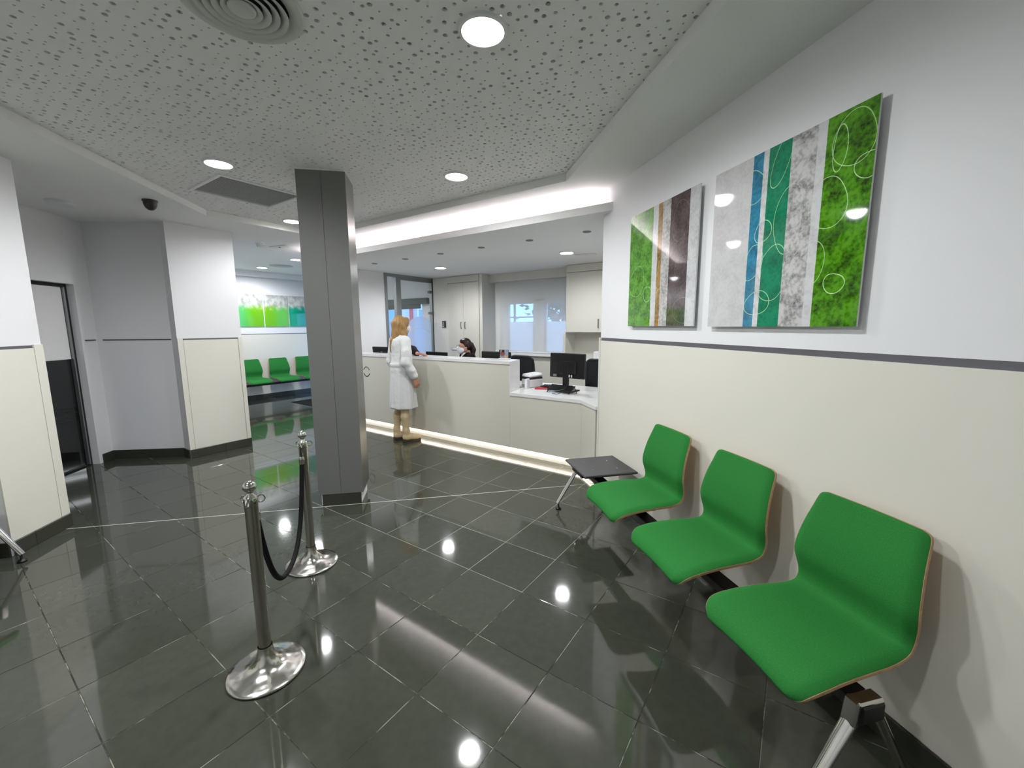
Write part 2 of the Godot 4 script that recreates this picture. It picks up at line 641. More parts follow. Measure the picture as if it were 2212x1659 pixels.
# ------------------------------------------------------------------ floor
func floors() -> void:
	var o := structure("floor")
	var b := MB.new()
	b.prism([Vector2(-13, -6.3), Vector2(5, -6.3), Vector2(5, 4), Vector2(-13, 4)], -0.12, -0.0012)
	part("grout_bed", b, M.grout, o)
	b = MB.new()
	b.prism([Vector2(-3.5, -3.86), Vector2(-1.199, -3.86), Vector2(-1.199, -1.8195), Vector2(-3.5, -1.8195)], -0.06, -0.0009)
	part("new_grout", b, M.light_grout, o)
	var p0 := Vector2(-4.48, -0.51)
	var d := (Vector2(-1.73, -3.38) - p0).normalized()
	var q := Vector2(-d.y, d.x)
	b = MB.new()
	var e0 := p0 - d * 0.02
	var e1 := p0 + d * 4.1
	b.prism([e0 - q * 0.0045, e1 - q * 0.0045, e1 + q * 0.0045, e0 + q * 0.0045], -0.002, 0.0)
	part("movement_joint", b, M.white_joint, o)
	var half := [PackedVector2Array([p0 - d * 30 + q * 0.0045, p0 + d * 30 + q * 0.0045, p0 + d * 30 + q * 40, p0 - d * 30 + q * 40]),
		PackedVector2Array([p0 - d * 30 - q * 0.0045, p0 + d * 30 - q * 0.0045, p0 + d * 30 - q * 40, p0 - d * 30 - q * 40])]
	var rng := RandomNumberGenerator.new()
	rng.seed = 5
	var todo := []
	var g := 0.0016
	for ix in range(-23, 9):
		for iz in range(-14, 10):
			var a := Vector2(-0.8 + ix * TILE, -1.0217 + iz * TILE)
			var sq := PackedVector2Array([a + Vector2(g, g), a + Vector2(TILE - g, g), a + Vector2(TILE - g, TILE - g), a + Vector2(g, TILE - g)])
			var c := a + Vector2.ONE * TILE / 2
			var k := rng.randi() % 4
			if c.x * WN.x + c.y * WN.z > D_WALL + 0.35 or c.x < -9.7:
				continue
			var vis := false
			for p in sq:
				vis = vis or seen(Vector3(p.x, 0, p.y), 0.02)
			if c.y < -4.05 and c.x > -6.3:
				vis = false
			var cross := false
			var first := (sq[0] - p0).dot(q) > 0.0
			for p in sq:
				cross = cross or ((p - p0).dot(q) > 0.0) != first
			if cross:
				for h in half:
					for piece in Geometry2D.intersect_polygons(sq, h):
						todo.append([c.length() if vis else 100.0 + c.length(), piece, c, k, false])
			else:
				todo.append([c.length() if vis else 100.0 + c.length(), sq, c, k, true])
	todo.sort_custom(func(x, y): return x[0] < y[0])
	var shared := []
	for k in 4:
		var s := TILE / 2 - g
		shared.append(tile_mesh(PackedVector2Array([Vector2(-s, -s), Vector2(s, -s), Vector2(s, s), Vector2(-s, s)]), Vector2.ZERO).mesh(M["floor_tile_%d" % k]))
	var rest := MB.new()
	for n in todo.size():
		var w = todo[n]
		var c: Vector2 = w[2]
		if n < 300 and w[0] < 100.0:
			if w[4]:
				again("tile", shared[w[3]], o, at(Vector3(c.x, 0, c.y)))
			else:
				var mi := again("tile", tile_mesh(w[1], c).mesh(M["floor_tile_%d" % w[3]]), o, at(Vector3(c.x, 0, c.y)))
				mi.set_meta("label", "floor tile cut along the white joint")
		else:
			var tm := tile_mesh(w[1], Vector2.ZERO)
			var f := rest.v.size()
			rest.v.append_array(tm.v); rest.n.append_array(tm.n); rest.t.append_array(tm.t)
			for x in tm.i:
				rest.i.append(f + x)
	var r := part("distant_tiles", rest, M.floor_tile_0, o)
	r.set_meta("kind", "stuff")

func tile_mesh(poly: PackedVector2Array, c: Vector2) -> MB:
	var b := MB.new()
	var inner := Geometry2D.offset_polygon(poly, -0.0012)
	if inner.size() == 0 or inner[0].size() != poly.size():
		inner = [poly]
	var top := []
	for p in inner[0]:
		top.append(Vector3(p.x - c.x, 0, p.y - c.y))
	b.poly(top, top[0] - Vector3(0, 1, 0))
	var mid := Vector3.ZERO
	for p: Vector3 in top:
		mid += p / top.size()
	# sides
	var ring := []
	for p in poly:
		ring.append(Vector3(p.x - c.x, -0.0010, p.y - c.y))
	for k in ring.size():
		var j := (k + 1) % ring.size()
		# match the nearest inner corner
		var a := nearest(top, ring[k])
		var e := nearest(top, ring[j])
		b.poly([ring[k], ring[j], e, a], mid - Vector3(0, 0.2, 0))
		b.poly([ring[k], ring[j], ring[j] - Vector3(0, 0.004, 0), ring[k] - Vector3(0, 0.004, 0)], mid)
	return b

func nearest(list: Array, p: Vector3) -> Vector3:
	var best: Vector3 = list[0]
	for q: Vector3 in list:
		if q.distance_squared_to(p) < best.distance_squared_to(p):
			best = q
	return best

# dark skirting tiles along the foot of a wall, from a to b, standing out by n
func skirting(called: String, runs: Array) -> void:
	var o := structure(called)
	for run in runs:
		var a: Vector2 = run[0]
		var e: Vector2 = run[1]
		var n: Vector2 = run[2]
		var d := (e - a).normalized()
		var x := 0.0
		var length := a.distance_to(e)
		var first := true
		while x < length - 0.005:
			var w: float = minf((run[3] if first and run.size() > 3 else TILE), length - x)
			first = false
			var c := a + d * (x + w / 2) + n * 0.006
			var b := MB.new()
			b.box(Transform3D(), Vector3(w - 0.003, 0.098, 0.012), 0.0015)
			again("tile", b.mesh(M.skirting), o, at(Vector3(c.x, 0.05, c.y), atan2(-d.y, d.x)))
			x += w


# ------------------------------------------------------------------ walls
func quad(a: Vector2, e: Vector2, back: Vector2) -> Array:
	return [a, e, e + back, a + back]

func shell() -> void:
	var wn := Vector2(WN.x, WN.z)
	# right wall: smooth upper wall, reveal line, lower cladding panel
	var o := structure("wall_right")
	var b := MB.new()
	var a := v2(rw(3.52, 0, 0))
	var e := v2(rw(-3.7, 0, 0))
	b.prism(quad(a, e, wn * 0.15), 0.0, 2.97)
	b.prism(quad(v2(rw(3.80, 0, 0)), a, wn * 0.15), Y_REC + 0.004, 2.97)
	part("upper_wall", b, M.white_paint, o)
	b = MB.new()
	var f := -wn * 0.014
	b.prism(quad(v2(rw(3.53, 0, 0)), v2(rw(3.50, 0, 0)), f), 0.0, 1.410)
	part("end_trim", b, M.panel_cream, o)
	var x := 3.494
	for w in [7.19]:
		b = MB.new()
		b.box(Transform3D(Basis(Vector3.UP, R_TURN), rw(x - w / 2, (0.1 + 1.383) / 2, 0.007)), Vector3(w - 0.0012, 1.383 - 0.1, 0.014), 0.0006)
		part("cladding_panel", b, M.panel_cream, o)
		x -= w
	b = MB.new()
	b.prism(quad(v2(rw(3.494, 0, 0)), v2(rw(-3.7, 0, 0)), -wn * 0.004), 1.383, 1.410)
	part("reveal_profile", b, M.reveal_grey, o)
	skirting("baseboard_right", [[v2(rw(3.52, 0, 0.014)), v2(rw(-3.6, 0, 0.014)), -wn]])
	# left wall stub with cladding panel
	var u := Vector2(0.7071, 0.7071)
	var ln := Vector2(0.7071, -0.7071)
	var c0 := Vector2(-4.56, -0.525)
	o = structure("wall_left")
	b = MB.new()
	b.prism(quad(c0, c0 + u * 0.45, -ln * 0.52), 0.0, 2.97)
	part("pier", b, M.white_paint, o)
	b = MB.new()
	b.prism(quad(c0 + u * 0.45 - ln * 0.40, c0 + u * 4.6 - ln * 0.40, -ln * 0.12), 0.0, 2.97)
	part("upper_wall", b, M.white_paint, o)
	b = MB.new()
	b.prism(quad(c0 + u * 0.075, c0 + u * 0.45, ln * 0.012), 0.1, 1.380)
	part("cladding_panel", b, M.panel_cream, o)
	b = MB.new()
	b.prism(quad(c0 + u * 0.45 - ln * 0.40, c0 + u * 4.6 - ln * 0.40, ln * 0.012), 0.1, 1.380)
	part("cladding_panel", b, M.panel_cream, o)
	b = MB.new()
	b.prism(quad(c0 + u * 0.0, c0 + u * 0.07, ln * 0.012), 0.1, 1.405)
	part("end_trim", b, M.panel_cream, o)
	b = MB.new()
	b.prism(quad(c0 + u * 0.072, c0 + u * 0.45, ln * 0.003), 1.380, 1.400)
	part("reveal_profile", b, M.reveal_grey, o)
	b = MB.new()
	b.prism(quad(c0 + u * 0.45 - ln * 0.40, c0 + u * 4.6 - ln * 0.40, ln * 0.003), 1.380, 1.400)
	part("reveal_profile", b, M.reveal_grey, o)
	skirting("baseboard_left", [[c0 + ln * 0.012, c0 + u * 0.45 + ln * 0.012, ln, 0.3], [c0 + u * 0.45, c0 + u * 0.45 - ln * 0.39, u], [c0 + u * 0.46 - ln * 0.388, c0 + u * 4.5 - ln * 0.388, ln]])
	# wall behind the viewer
	o = structure("wall_near")
	b = MB.new()
	var w0 := c0 + u * 4.4
	var w1 := v2(rw(-3.5, 0, 0))
	var wd := (w1 - w0).normalized()
	b.prism(quad(w0 - wd * 0.3, w1 + wd * 0.3, Vector2(-wd.y, wd.x) * 0.15), 0.0, 2.97)
	part("upper_wall", b, M.white_paint, o)
	# angled wall with the doorway at the left
	var k := Vector2(-6.53, -1.18)
	var ed := Vector2(0.692, 0.722)
	var en := Vector2(0.722, -0.692)
	o = structure("wall_doorway")
	b = MB.new()
	b.prism(quad(k, k + ed * 0.2, -en * 0.14), 0.0, 2.97)
	b.prism(quad(k + ed * 0.2, k + ed * 1.25, -en * 0.14), 1.985, 2.97)
	b.prism(quad(k + ed * 1.25, k + ed * 3.2, -en * 0.14), 0.0, 2.97)
	part("upper_wall", b, M.white_paint, o)
	b = MB.new()
	b.prism(quad(k + ed * 0.02, k + ed * 0.16, en * 0.003), 1.380, 1.395)
	part("reveal_profile", b, M.reveal_grey, o)
	# faceted wall block between doorway and far waiting area
	o = structure("wall_corner")
	b = MB.new()
	b.prism([k, Vector2(-5.93, -1.70), Vector2(-5.93, -2.35), Vector2(-6.53, -2.35)], 0.0, 2.97)
	b.prism([Vector2(-5.935, -1.69), Vector2(-5.77, -1.69), Vector2(-5.77, -2.35), Vector2(-5.935, -2.35)], 0.0, 2.97)
	part("upper_wall", b, M.white_paint, o)
	b = MB.new()
	b.bx(Vector3(-5.772, 0.1, -2.30), Vector3(-5.760, 1.380, -1.745), 0.0006)
	part("cladding_panel", b, M.panel_cream, o)
	for z in [[-1.74, -1.69], [-2.35, -2.305]]:
		b = MB.new()
		b.bx(Vector3(-5.772, 0.1, z[0]), Vector3(-5.758, 1.402, z[1]), 0.0006)
		part("edge_trim", b, M.panel_cream, o)
	b = MB.new()
	b.bx(Vector3(-5.772, 1.380, -2.305), Vector3(-5.766, 1.397, -1.74))
	part("reveal_profile", b, M.reveal_grey, o)
	var bd := (Vector2(-5.93, -1.70) - k).normalized()
	var bn := Vector2(-bd.y, bd.x)
	b = MB.new()
	b.prism(quad(k + bd * 0.06, Vector2(-5.93, -1.70) - bd * 0.02, bn * 0.004), 1.380, 1.395)
	part("reveal_profile", b, M.reveal_grey, o)
	skirting("baseboard_corner", [[k + ed * 0.16 + en * 0.001, k + en * 0.001, en], [k + bn * 0.001, Vector2(-5.93, -1.70) + bn * 0.001, bn], [Vector2(-5.93, -1.689), Vector2(-5.757, -1.689), Vector2(0, 1)], [Vector2(-5.757, -1.69), Vector2(-5.757, -2.35), Vector2(1, 0), 0.36]])
	# far waiting area
	o = structure("wall_far")
	b = MB.new()
	b.bx(Vector3(-9.55, 0, -6.2), Vector3(-9.40, 2.97, -2.2))
	part("upper_wall", b, M.white_paint, o)
	b = MB.new()
	b.bx(Vector3(-9.41, 0.1, -6.2), Vector3(-9.388, 1.375, -2.35))
	part("cladding_panel", b, M.panel_cream, o)
	b = MB.new()
	b.bx(Vector3(-9.41, 1.375, -6.2), Vector3(-9.396, 1.39, -2.35))
	part("reveal_profile", b, M.reveal_grey, o)
	b = MB.new()
	b.bx(Vector3(-9.40, 2.56, -6.2), Vector3(-9.25, 2.68, -2.35), 0.004)
	part("pelmet", b, M.ceiling_paint, o)
	skirting("baseboard_far", [[Vector2(-9.388, -2.4), Vector2(-9.388, -6.0), Vector2(1, 0)]])
	o = structure("wall_side")
	b = MB.new()
	b.bx(Vector3(-9.5, 0, -2.45), Vector3(-6.53, 2.97, -2.33))
	part("upper_wall", b, M.white_paint, o)
	# corridor behind the doorway
	o = structure("wall_corridor")
	b = MB.new()
	b.bx(Vector3(-11.5, 0, -2.34), Vector3(-6.53, 2.97, -2.22))
	b.bx(Vector3(-11.62, 0, -2.4), Vector3(-11.5, 2.97, 1.6))
	b.bx(Vector3(-11.6, 0, 1.0), Vector3(-4.0, 2.97, 1.12))
	part("upper_wall", b, M.white_paint, o)
	# facade with window and shopfront openings
	o = structure("wall_facade")
	b = MB.new()
	b.bx(Vector3(-6.60, 0, -6.32), Vector3(-6.20, 2.97, -6.20))
	b.bx(Vector3(-9.55, 2.11, -6.32), Vector3(-6.60, 2.97, -6.20))
	b.bx(Vector3(-9.55, 0, -6.32), Vector3(-9.25, 2.2, -6.20))
	b.bx(Vector3(-6.25, 0, -6.62), Vector3(-4.62, 2.97, -6.50))
	b.bx(Vector3(-4.62, 1.97, -6.62), Vector3(-1.3, 2.97, -6.50))
	b.bx(Vector3(-4.62, 0, -6.62), Vector3(-1.3, 1.02, -6.50))
	b.bx(Vector3(-4.00, 1.0, -6.62), Vector3(-3.80, 2.0, -6.50))
	b.bx(Vector3(-3.20, 1.0, -6.62), Vector3(-1.3, 2.0, -6.50))
	b.bx(Vector3(-6.32, 0, -6.62), Vector3(-6.20, 2.97, -6.16))
	part("upper_wall", b, M.white_paint, o)
	o = structure("wall_reception")
	b = MB.new()
	b.bx(Vector3(-6.32, 0, -4.93), Vector3(-6.20, 2.97, -3.80))
	b.bx(Vector3(-6.32, 2.48, -6.3), Vector3(-6.20, 2.97, -4.93))
	b.bx(Vector3(-1.45, 0, -6.62), Vector3(-1.30, 2.97, -3.62))
	part("upper_wall", b, M.white_paint, o)


# ------------------------------------------------------------------ ceilings
func ceilings() -> void:
	var o := structure("ceiling")
	var b := MB.new()
	b.prism([Vector2(-13, -6.62), Vector2(5, -6.62), Vector2(5, 4.4), Vector2(-13, 4.4)], 2.97, 3.05)
	part("roof_slab", b, M.ceiling_paint, o)
	# plain borders, lower than the perforated field
	b = MB.new()
	b.prism([Vector2(-1.627, -3.13), Vector2(2.4, 0.897), v2(rw(-3.9, 0, -0.1)), v2(rw(3.80, 0, -0.1))], Y_BORDER, 2.97)
	part("border_panel", b, M.ceiling_paint, o)
	b = MB.new()
	b.prism([Vector2(-6.3, -3.13), Vector2(-1.6275, -3.13), Vector2(-1.60, -3.72), Vector2(-6.3, -3.72)], Y_BORDER, 2.97)
	part("border_panel", b, M.ceiling_paint, o)
	b = MB.new()
	b.prism([Vector2(-9.5, -6.25), Vector2(-6.3, -6.25), Vector2(-6.3, -1.88), Vector2(-9.5, -1.88)], Y_BORDER, 2.97)
	b.prism([Vector2(-6.3, -3.13), Vector2(-5.17, -3.13), Vector2(-5.15, -1.88), Vector2(-6.3, -1.88)], Y_BORDER, 2.97)
	b.prism([Vector2(-5.15, -1.88), Vector2(-1.4, 1.87), Vector2(-1.4, 4.2), Vector2(-12, 4.2), Vector2(-12, -1.88)], Y_BORDER, 2.97)
	b.prism([Vector2(-12, -2.4), Vector2(-9.4, -2.4), Vector2(-9.4, -1.87), Vector2(-12, -1.87)], Y_BORDER, 2.97)
	part("border_panel", b, M.ceiling_paint, o)
	# perforated field
	var cell := 0.05
	var face := MB.new()
	var cup := MB.new()
	var back := MB.new()
	var rng := RandomNumberGenerator.new()
	rng.seed = 77
	for ix in range(-108, 50):
		for iz in range(-67, 62):
			var a := Vector3(ix * cell, Y_PERF, iz * cell)
			var j := Vector2(rng.randf_range(-1, 1), rng.randf_range(-1, 1))
			var pick := rng.randf()
			if a.x < -5.35 or a.z < -3.3:
				continue
			# beyond the borders the board is hidden above them
			var open := a.x + a.z * -1.0 < 1.62 and a.x - a.z > -3.40 - 0.05 and a.x > -5.22 and a.z > -3.2
			if not open:
				continue
			if not seen(a + Vector3(cell / 2, 0, cell / 2), 0.10):
				continue
			var r := 0.0112 if pick < 0.22 else (0.0084 if pick < 0.50 else (0.0048 if pick < 0.95 else 0.0))
			var c := a + Vector3(cell / 2, 0, cell / 2)
			# openings for the air vents
			if Vector2(c.x + 1.83, c.z + 0.855).length() < 0.178 or (c.x > -4.50 and c.x < -3.90 and c.z > -2.20 and c.z < -1.55):
				continue
			var up := Vector3(0, 0.0125, 0)
			back.poly([a + up, a + up + Vector3(cell, 0, 0), a + up + Vector3(cell, 0, cell), a + up + Vector3(0, 0, cell)], c + Vector3.UP)
			if r == 0.0:
				face.poly([a, a + Vector3(cell, 0, 0), a + Vector3(cell, 0, cell), a + Vector3(0, 0, cell)], c + Vector3.UP)
				continue
			var lim := cell / 2 - r - 0.003
			var h := c + Vector3(j.x * lim, 0, j.y * lim)
			var f0 := face.v.size()
			for k in 8:
				var ang := TAU * k / 8
				var dx := signf(roundf(cos(ang) * 1.2)) * cell / 2
				var dz := signf(roundf(sin(ang) * 1.2)) * cell / 2
				face.put(c + Vector3(dx, 0, dz), Vector3.DOWN)
				face.put(h + Vector3(cos(ang), 0, sin(ang)) * r, Vector3.DOWN)
			for k in 8:
				var m := (k + 1) % 8
				face.tri_i(f0 + k * 2, f0 + m * 2, f0 + m * 2 + 1)
				face.tri_i(f0 + k * 2, f0 + m * 2 + 1, f0 + k * 2 + 1)
			var g0 := cup.v.size()
			for k in 8:
				var ang := TAU * k / 8
				var d := Vector3(cos(ang), 0, sin(ang))
				cup.put(h + d * r, -d)
				cup.put(h + d * r + Vector3(0, 0.013, 0), -d)
			for k in 8:
				var m := (k + 1) % 8
				cup.tri_i(g0 + k * 2, g0 + m * 2, g0 + m * 2 + 1)
				cup.tri_i(g0 + k * 2, g0 + m * 2 + 1, g0 + k * 2 + 1)
	var board := part("perforated_board", face, M.perforated_board, o)
	var sides := part("hole_edges", cup, M.perforated_board, board)
	sides.set_meta("kind", "stuff")
	part("acoustic_fleece", back, M.hole_backing, o)
	# board that continues out of view, behind the viewer
	b = MB.new()
	for ix in range(-11, 6):
		for iz in range(-7, 7):
			var any := false
			for t in [0.0, 0.25, 0.5]:
				for w in [0.0, 0.25, 0.5]:
					any = any or seen(Vector3(ix * 0.5 + t, Y_PERF, iz * 0.5 + w), 0.10)
			if not any:
				b.bx(Vector3(ix * 0.5, Y_PERF, iz * 0.5), Vector3(ix * 0.5 + 0.5, Y_PERF + 0.012, iz * 0.5 + 0.5))
	part("plain_board", b, M.perforated_board, o)
	# lowered reception ceiling with fascia and light cove
	o = structure("ceiling_reception")
	b = MB.new()
	b.prism([Vector2(-6.3, -3.49), Vector2(-1.38, -3.49), Vector2(-1.38, -6.6), Vector2(-6.3, -6.6)], Y_REC, Y_REC + 0.02)
	part("ceiling_panel", b, M.ceiling_paint, o)
	b = MB.new()
	b.bx(Vector3(-6.3, Y_REC, -3.49), Vector3(-1.36, Y_REC + 0.068, -3.47), 0.001)
	part("fascia", b, M.ceiling_paint, o)
	b = MB.new()
	b.bx(Vector3(-6.3, Y_REC + 0.02, -3.74), Vector3(-1.45, Y_BORDER + 0.05, -3.70))
	part("cove_back", b, M.ceiling_paint, o)
	o = thing("cove_light", "long glowing light strip hidden in the cove above the reception", "light strip", Vector3(0, Y_REC + 0.02, -3.58))
	b = MB.new()
	b.bx(Vector3(-6.25, 0, -0.012), Vector3(-1.52, 0.012, 0.012), 0.002)
	part("led_strip", b, M.cove_led, o)
	strip_light(o, Vector3(-3.88, 0.016, 0), Vector3(PI / 2, 0, 0), Vector2(4.7, 0.03), 1.2, Color(1.0, 0.95, 0.97))


# ------------------------------------------------------------------ column
func pillar() -> void:
	var o := thing("column", "square grey metal clad column rising from dark plinth to ceiling", "column")
	var a := Vector2(-3.262, -1.807)
	var d := Vector2(0.7071, -0.7071)      # along the front
	var w := Vector2(-0.7071, -0.7071)     # into depth
	var fr := 0.363
	var dp := 0.315
	var t := 0.006
	for k in 2:
		var b := MB.new()
		var s := a + d * (k * 0.183 + (0.0008 if k == 1 else 0.0))
		b.prism([s, s + d * (0.1815 if k == 0 else fr - 0.1838), s + d * (0.1815 if k == 0 else fr - 0.1838) + w * t, s + w * t], 0.1, Y_PERF - 0.012)
		part("front_sheet", b, M.column_grey, o)
	for k in 2:
		var b := MB.new()
		var s := a + (d * (fr - t) if k == 0 else Vector2.ZERO) + w * (t + 0.0008)
		b.prism([s, s + d * t, s + d * t + w * (dp - t), s + w * (dp - t)], 0.1, Y_PERF - 0.012)
		part("side_sheet", b, M.brushed_steel, o)
	var b := MB.new()
	b.prism([a + w * dp, a + d * fr + w * dp, a + d * fr + w * (dp - t), a + w * (dp - t)], 0.1, Y_PERF - 0.012)
	part("back_sheet", b, M.column_grey, o)
	b = MB.new()
	var i := 0.004
	b.prism([a + d * i + w * i, a + d * (fr - i) + w * i, a + d * (fr - i) + w * (dp - i), a + d * i + w * (dp - i)], Y_PERF - 0.012, Y_PERF + 0.01)
	part("top_trim", b, M.ceiling_paint, o)
	b = MB.new()
	i = 0.018
	b.prism([a + d * i + w * i, a + d * (fr - i) + w * i, a + d * (fr - i) + w * (dp - i), a + d * i + w * (dp - i)], 0.0, 0.1)
	part("plinth", b, M.white_paint, o)
	b = MB.new()
	b.prism([a + d * 0.028 + w * 0.004, a + d * (fr - 0.02) + w * 0.004, a + d * (fr - 0.02) + w * 0.016, a + d * 0.028 + w * 0.016], 0.0, 0.098)
	part("skirting_tile", b, M.skirting, o)


# ------------------------------------------------------------------ reception desk
func reception_desk() -> void:
	var o := thing("reception_desk", "long cream reception desk with white counter and glowing kick strip", "desk", Vector3(0, 0, -3.86))
	var b := MB.new()
	b.bx(Vector3(-6.19, 0.1, -0.04), Vector3(-2.708, 1.082, 0.0), 0.001)
	part("front_panel", b, M.desk_cream, o)
	b = MB.new()
	b.bx(Vector3(-2.707, 0.1, -0.04), Vector3(-1.80, 0.722, 0.0), 0.001)
	part("front_panel", b, M.desk_cream, o)
	b = MB.new()
	var d := Vector2(-1.545, 0.225) - Vector2(-1.80, 0.0)
	var nn := Vector2(d.y, -d.x).normalized() * 0.04
	b.prism(quad(Vector2(-1.799, 0.0), Vector2(-1.545, 0.225), nn), 0.1, 0.722)
	part("corner_panel", b, M.desk_cream, o)
	# upper counter: white top folded down at its end
	b = MB.new()
	b.prism([Vector2(-6.19, 0.012), Vector2(-2.695, 0.012), Vector2(-2.766, -0.30), Vector2(-6.19, -0.30)], 1.082, 1.115)
	part("counter_top", b, M.solid_white, o)
	b = MB.new()
	b.prism([Vector2(-2.7075, 0.0), Vector2(-2.699, 0.0), Vector2(-2.765, -0.30), Vector2(-2.806, -0.30)], 0.7555, 1.082)
	part("counter_end", b, M.solid_white, o)
	b = MB.new()
	b.bx(Vector3(-6.19, 0.0, -0.085), Vector3(-1.80, 0.1, -0.065))
	b.prism(quad(Vector2(-1.80, -0.065), Vector2(-1.55, 0.155), nn * 0.4), 0.0, 0.1)
	part("kick_board", b, M.solid_white, o)
	b = MB.new()
	b.bx(Vector3(-6.15, 0.094, -0.058), Vector3(-1.82, 0.1, -0.042), 0.001)
	var g := part("led_strip", b, M.kick_led, o)
	g.set_meta("label", "glowing light strip under the desk front")
	strip_light(o, Vector3(-3.98, 0.092, -0.05), Vector3(-PI / 2, 0, 0), Vector2(4.3, 0.016), 0.35, Color(1.0, 0.94, 0.86))
	b = MB.new()
	var e := Vector2(-1.81, -0.045)
	var e2 := Vector2(-1.565, 0.172)
	b.prism(quad(e, e2, nn * 0.35), 0.094, 0.1)
	part("led_strip", b, M.kick_led, o)
	strip_light(o, Vector3((e.x + e2.x) / 2, 0.092, (e.y + e2.y) / 2 - 0.006), Vector3(-PI / 2, -atan2(d.y, d.x), 0), Vector2(0.3, 0.016), 0.03, Color(1.0, 0.94, 0.86))
	# ring emblem on the front: two dark arcs
	for k in 2:
		b = MB.new()
		var pts := []
		for s in 15:
			var an := deg_to_rad(20.0 + k * 180.0 + s * 10.0)
			pts.append(Vector3(-5.36 + cos(an) * 0.072, 0.845 + sin(an) * 0.072, 0.001))
		b.tube(pts, 0.006, 6)
		part("emblem_arc", b, M.logo_green if k == 0 else M.shutter_dark, o)

	# white worktop behind the counter, running out to the low end of the desk
	o = thing("desk_worktop", "white worktop behind and beside the counter, carrying the monitors", "worktop", Vector3(0, 0, -3.86))
	b = MB.new()
	b.prism([Vector2(-2.701, 0.010), Vector2(-1.805, 0.010), Vector2(-1.805, -0.94), Vector2(-2.701, -0.94)], 0.722, 0.755)
	b.prism([Vector2(-1.805, 0.010), Vector2(-1.535, 0.25), Vector2(-1.46, 0.19), Vector2(-1.46, -0.94), Vector2(-1.805, -0.94)], 0.722, 0.755)
	part("worktop", b, M.solid_white, o)
	b = MB.new()
	b.bx(Vector3(-6.19, 0.722, -0.94), Vector3(-5.46, 0.755, -0.045), 0.001)
	part("worktop", b, M.solid_white, o)
	b = MB.new()
	b.bx(Vector3(-4.84, 0.722, -0.94), Vector3(-2.703, 0.755, -0.045), 0.001)
	part("worktop", b, M.solid_white, o)
	for x in [-6.1, -5.5, -4.8, -2.75]:
		b = MB.new()
		b.bx(Vector3(x - 0.02, 0.0, -0.9), Vector3(x + 0.02, 0.722, -0.1), 0.001)
		part("leg_panel", b, M.desk_cream, o)


# ------------------------------------------------------------------ back of the reception
func handle(o: Node3D, p: Vector3, length: float) -> void:
	var b := MB.new()
	b.tube([p, p + Vector3(0, 0, 0.028), p + Vector3(0, -length, 0.028), p + Vector3(0, -length, 0)], 0.007, 6)
	part("handle", b, M.grey_plastic, o)

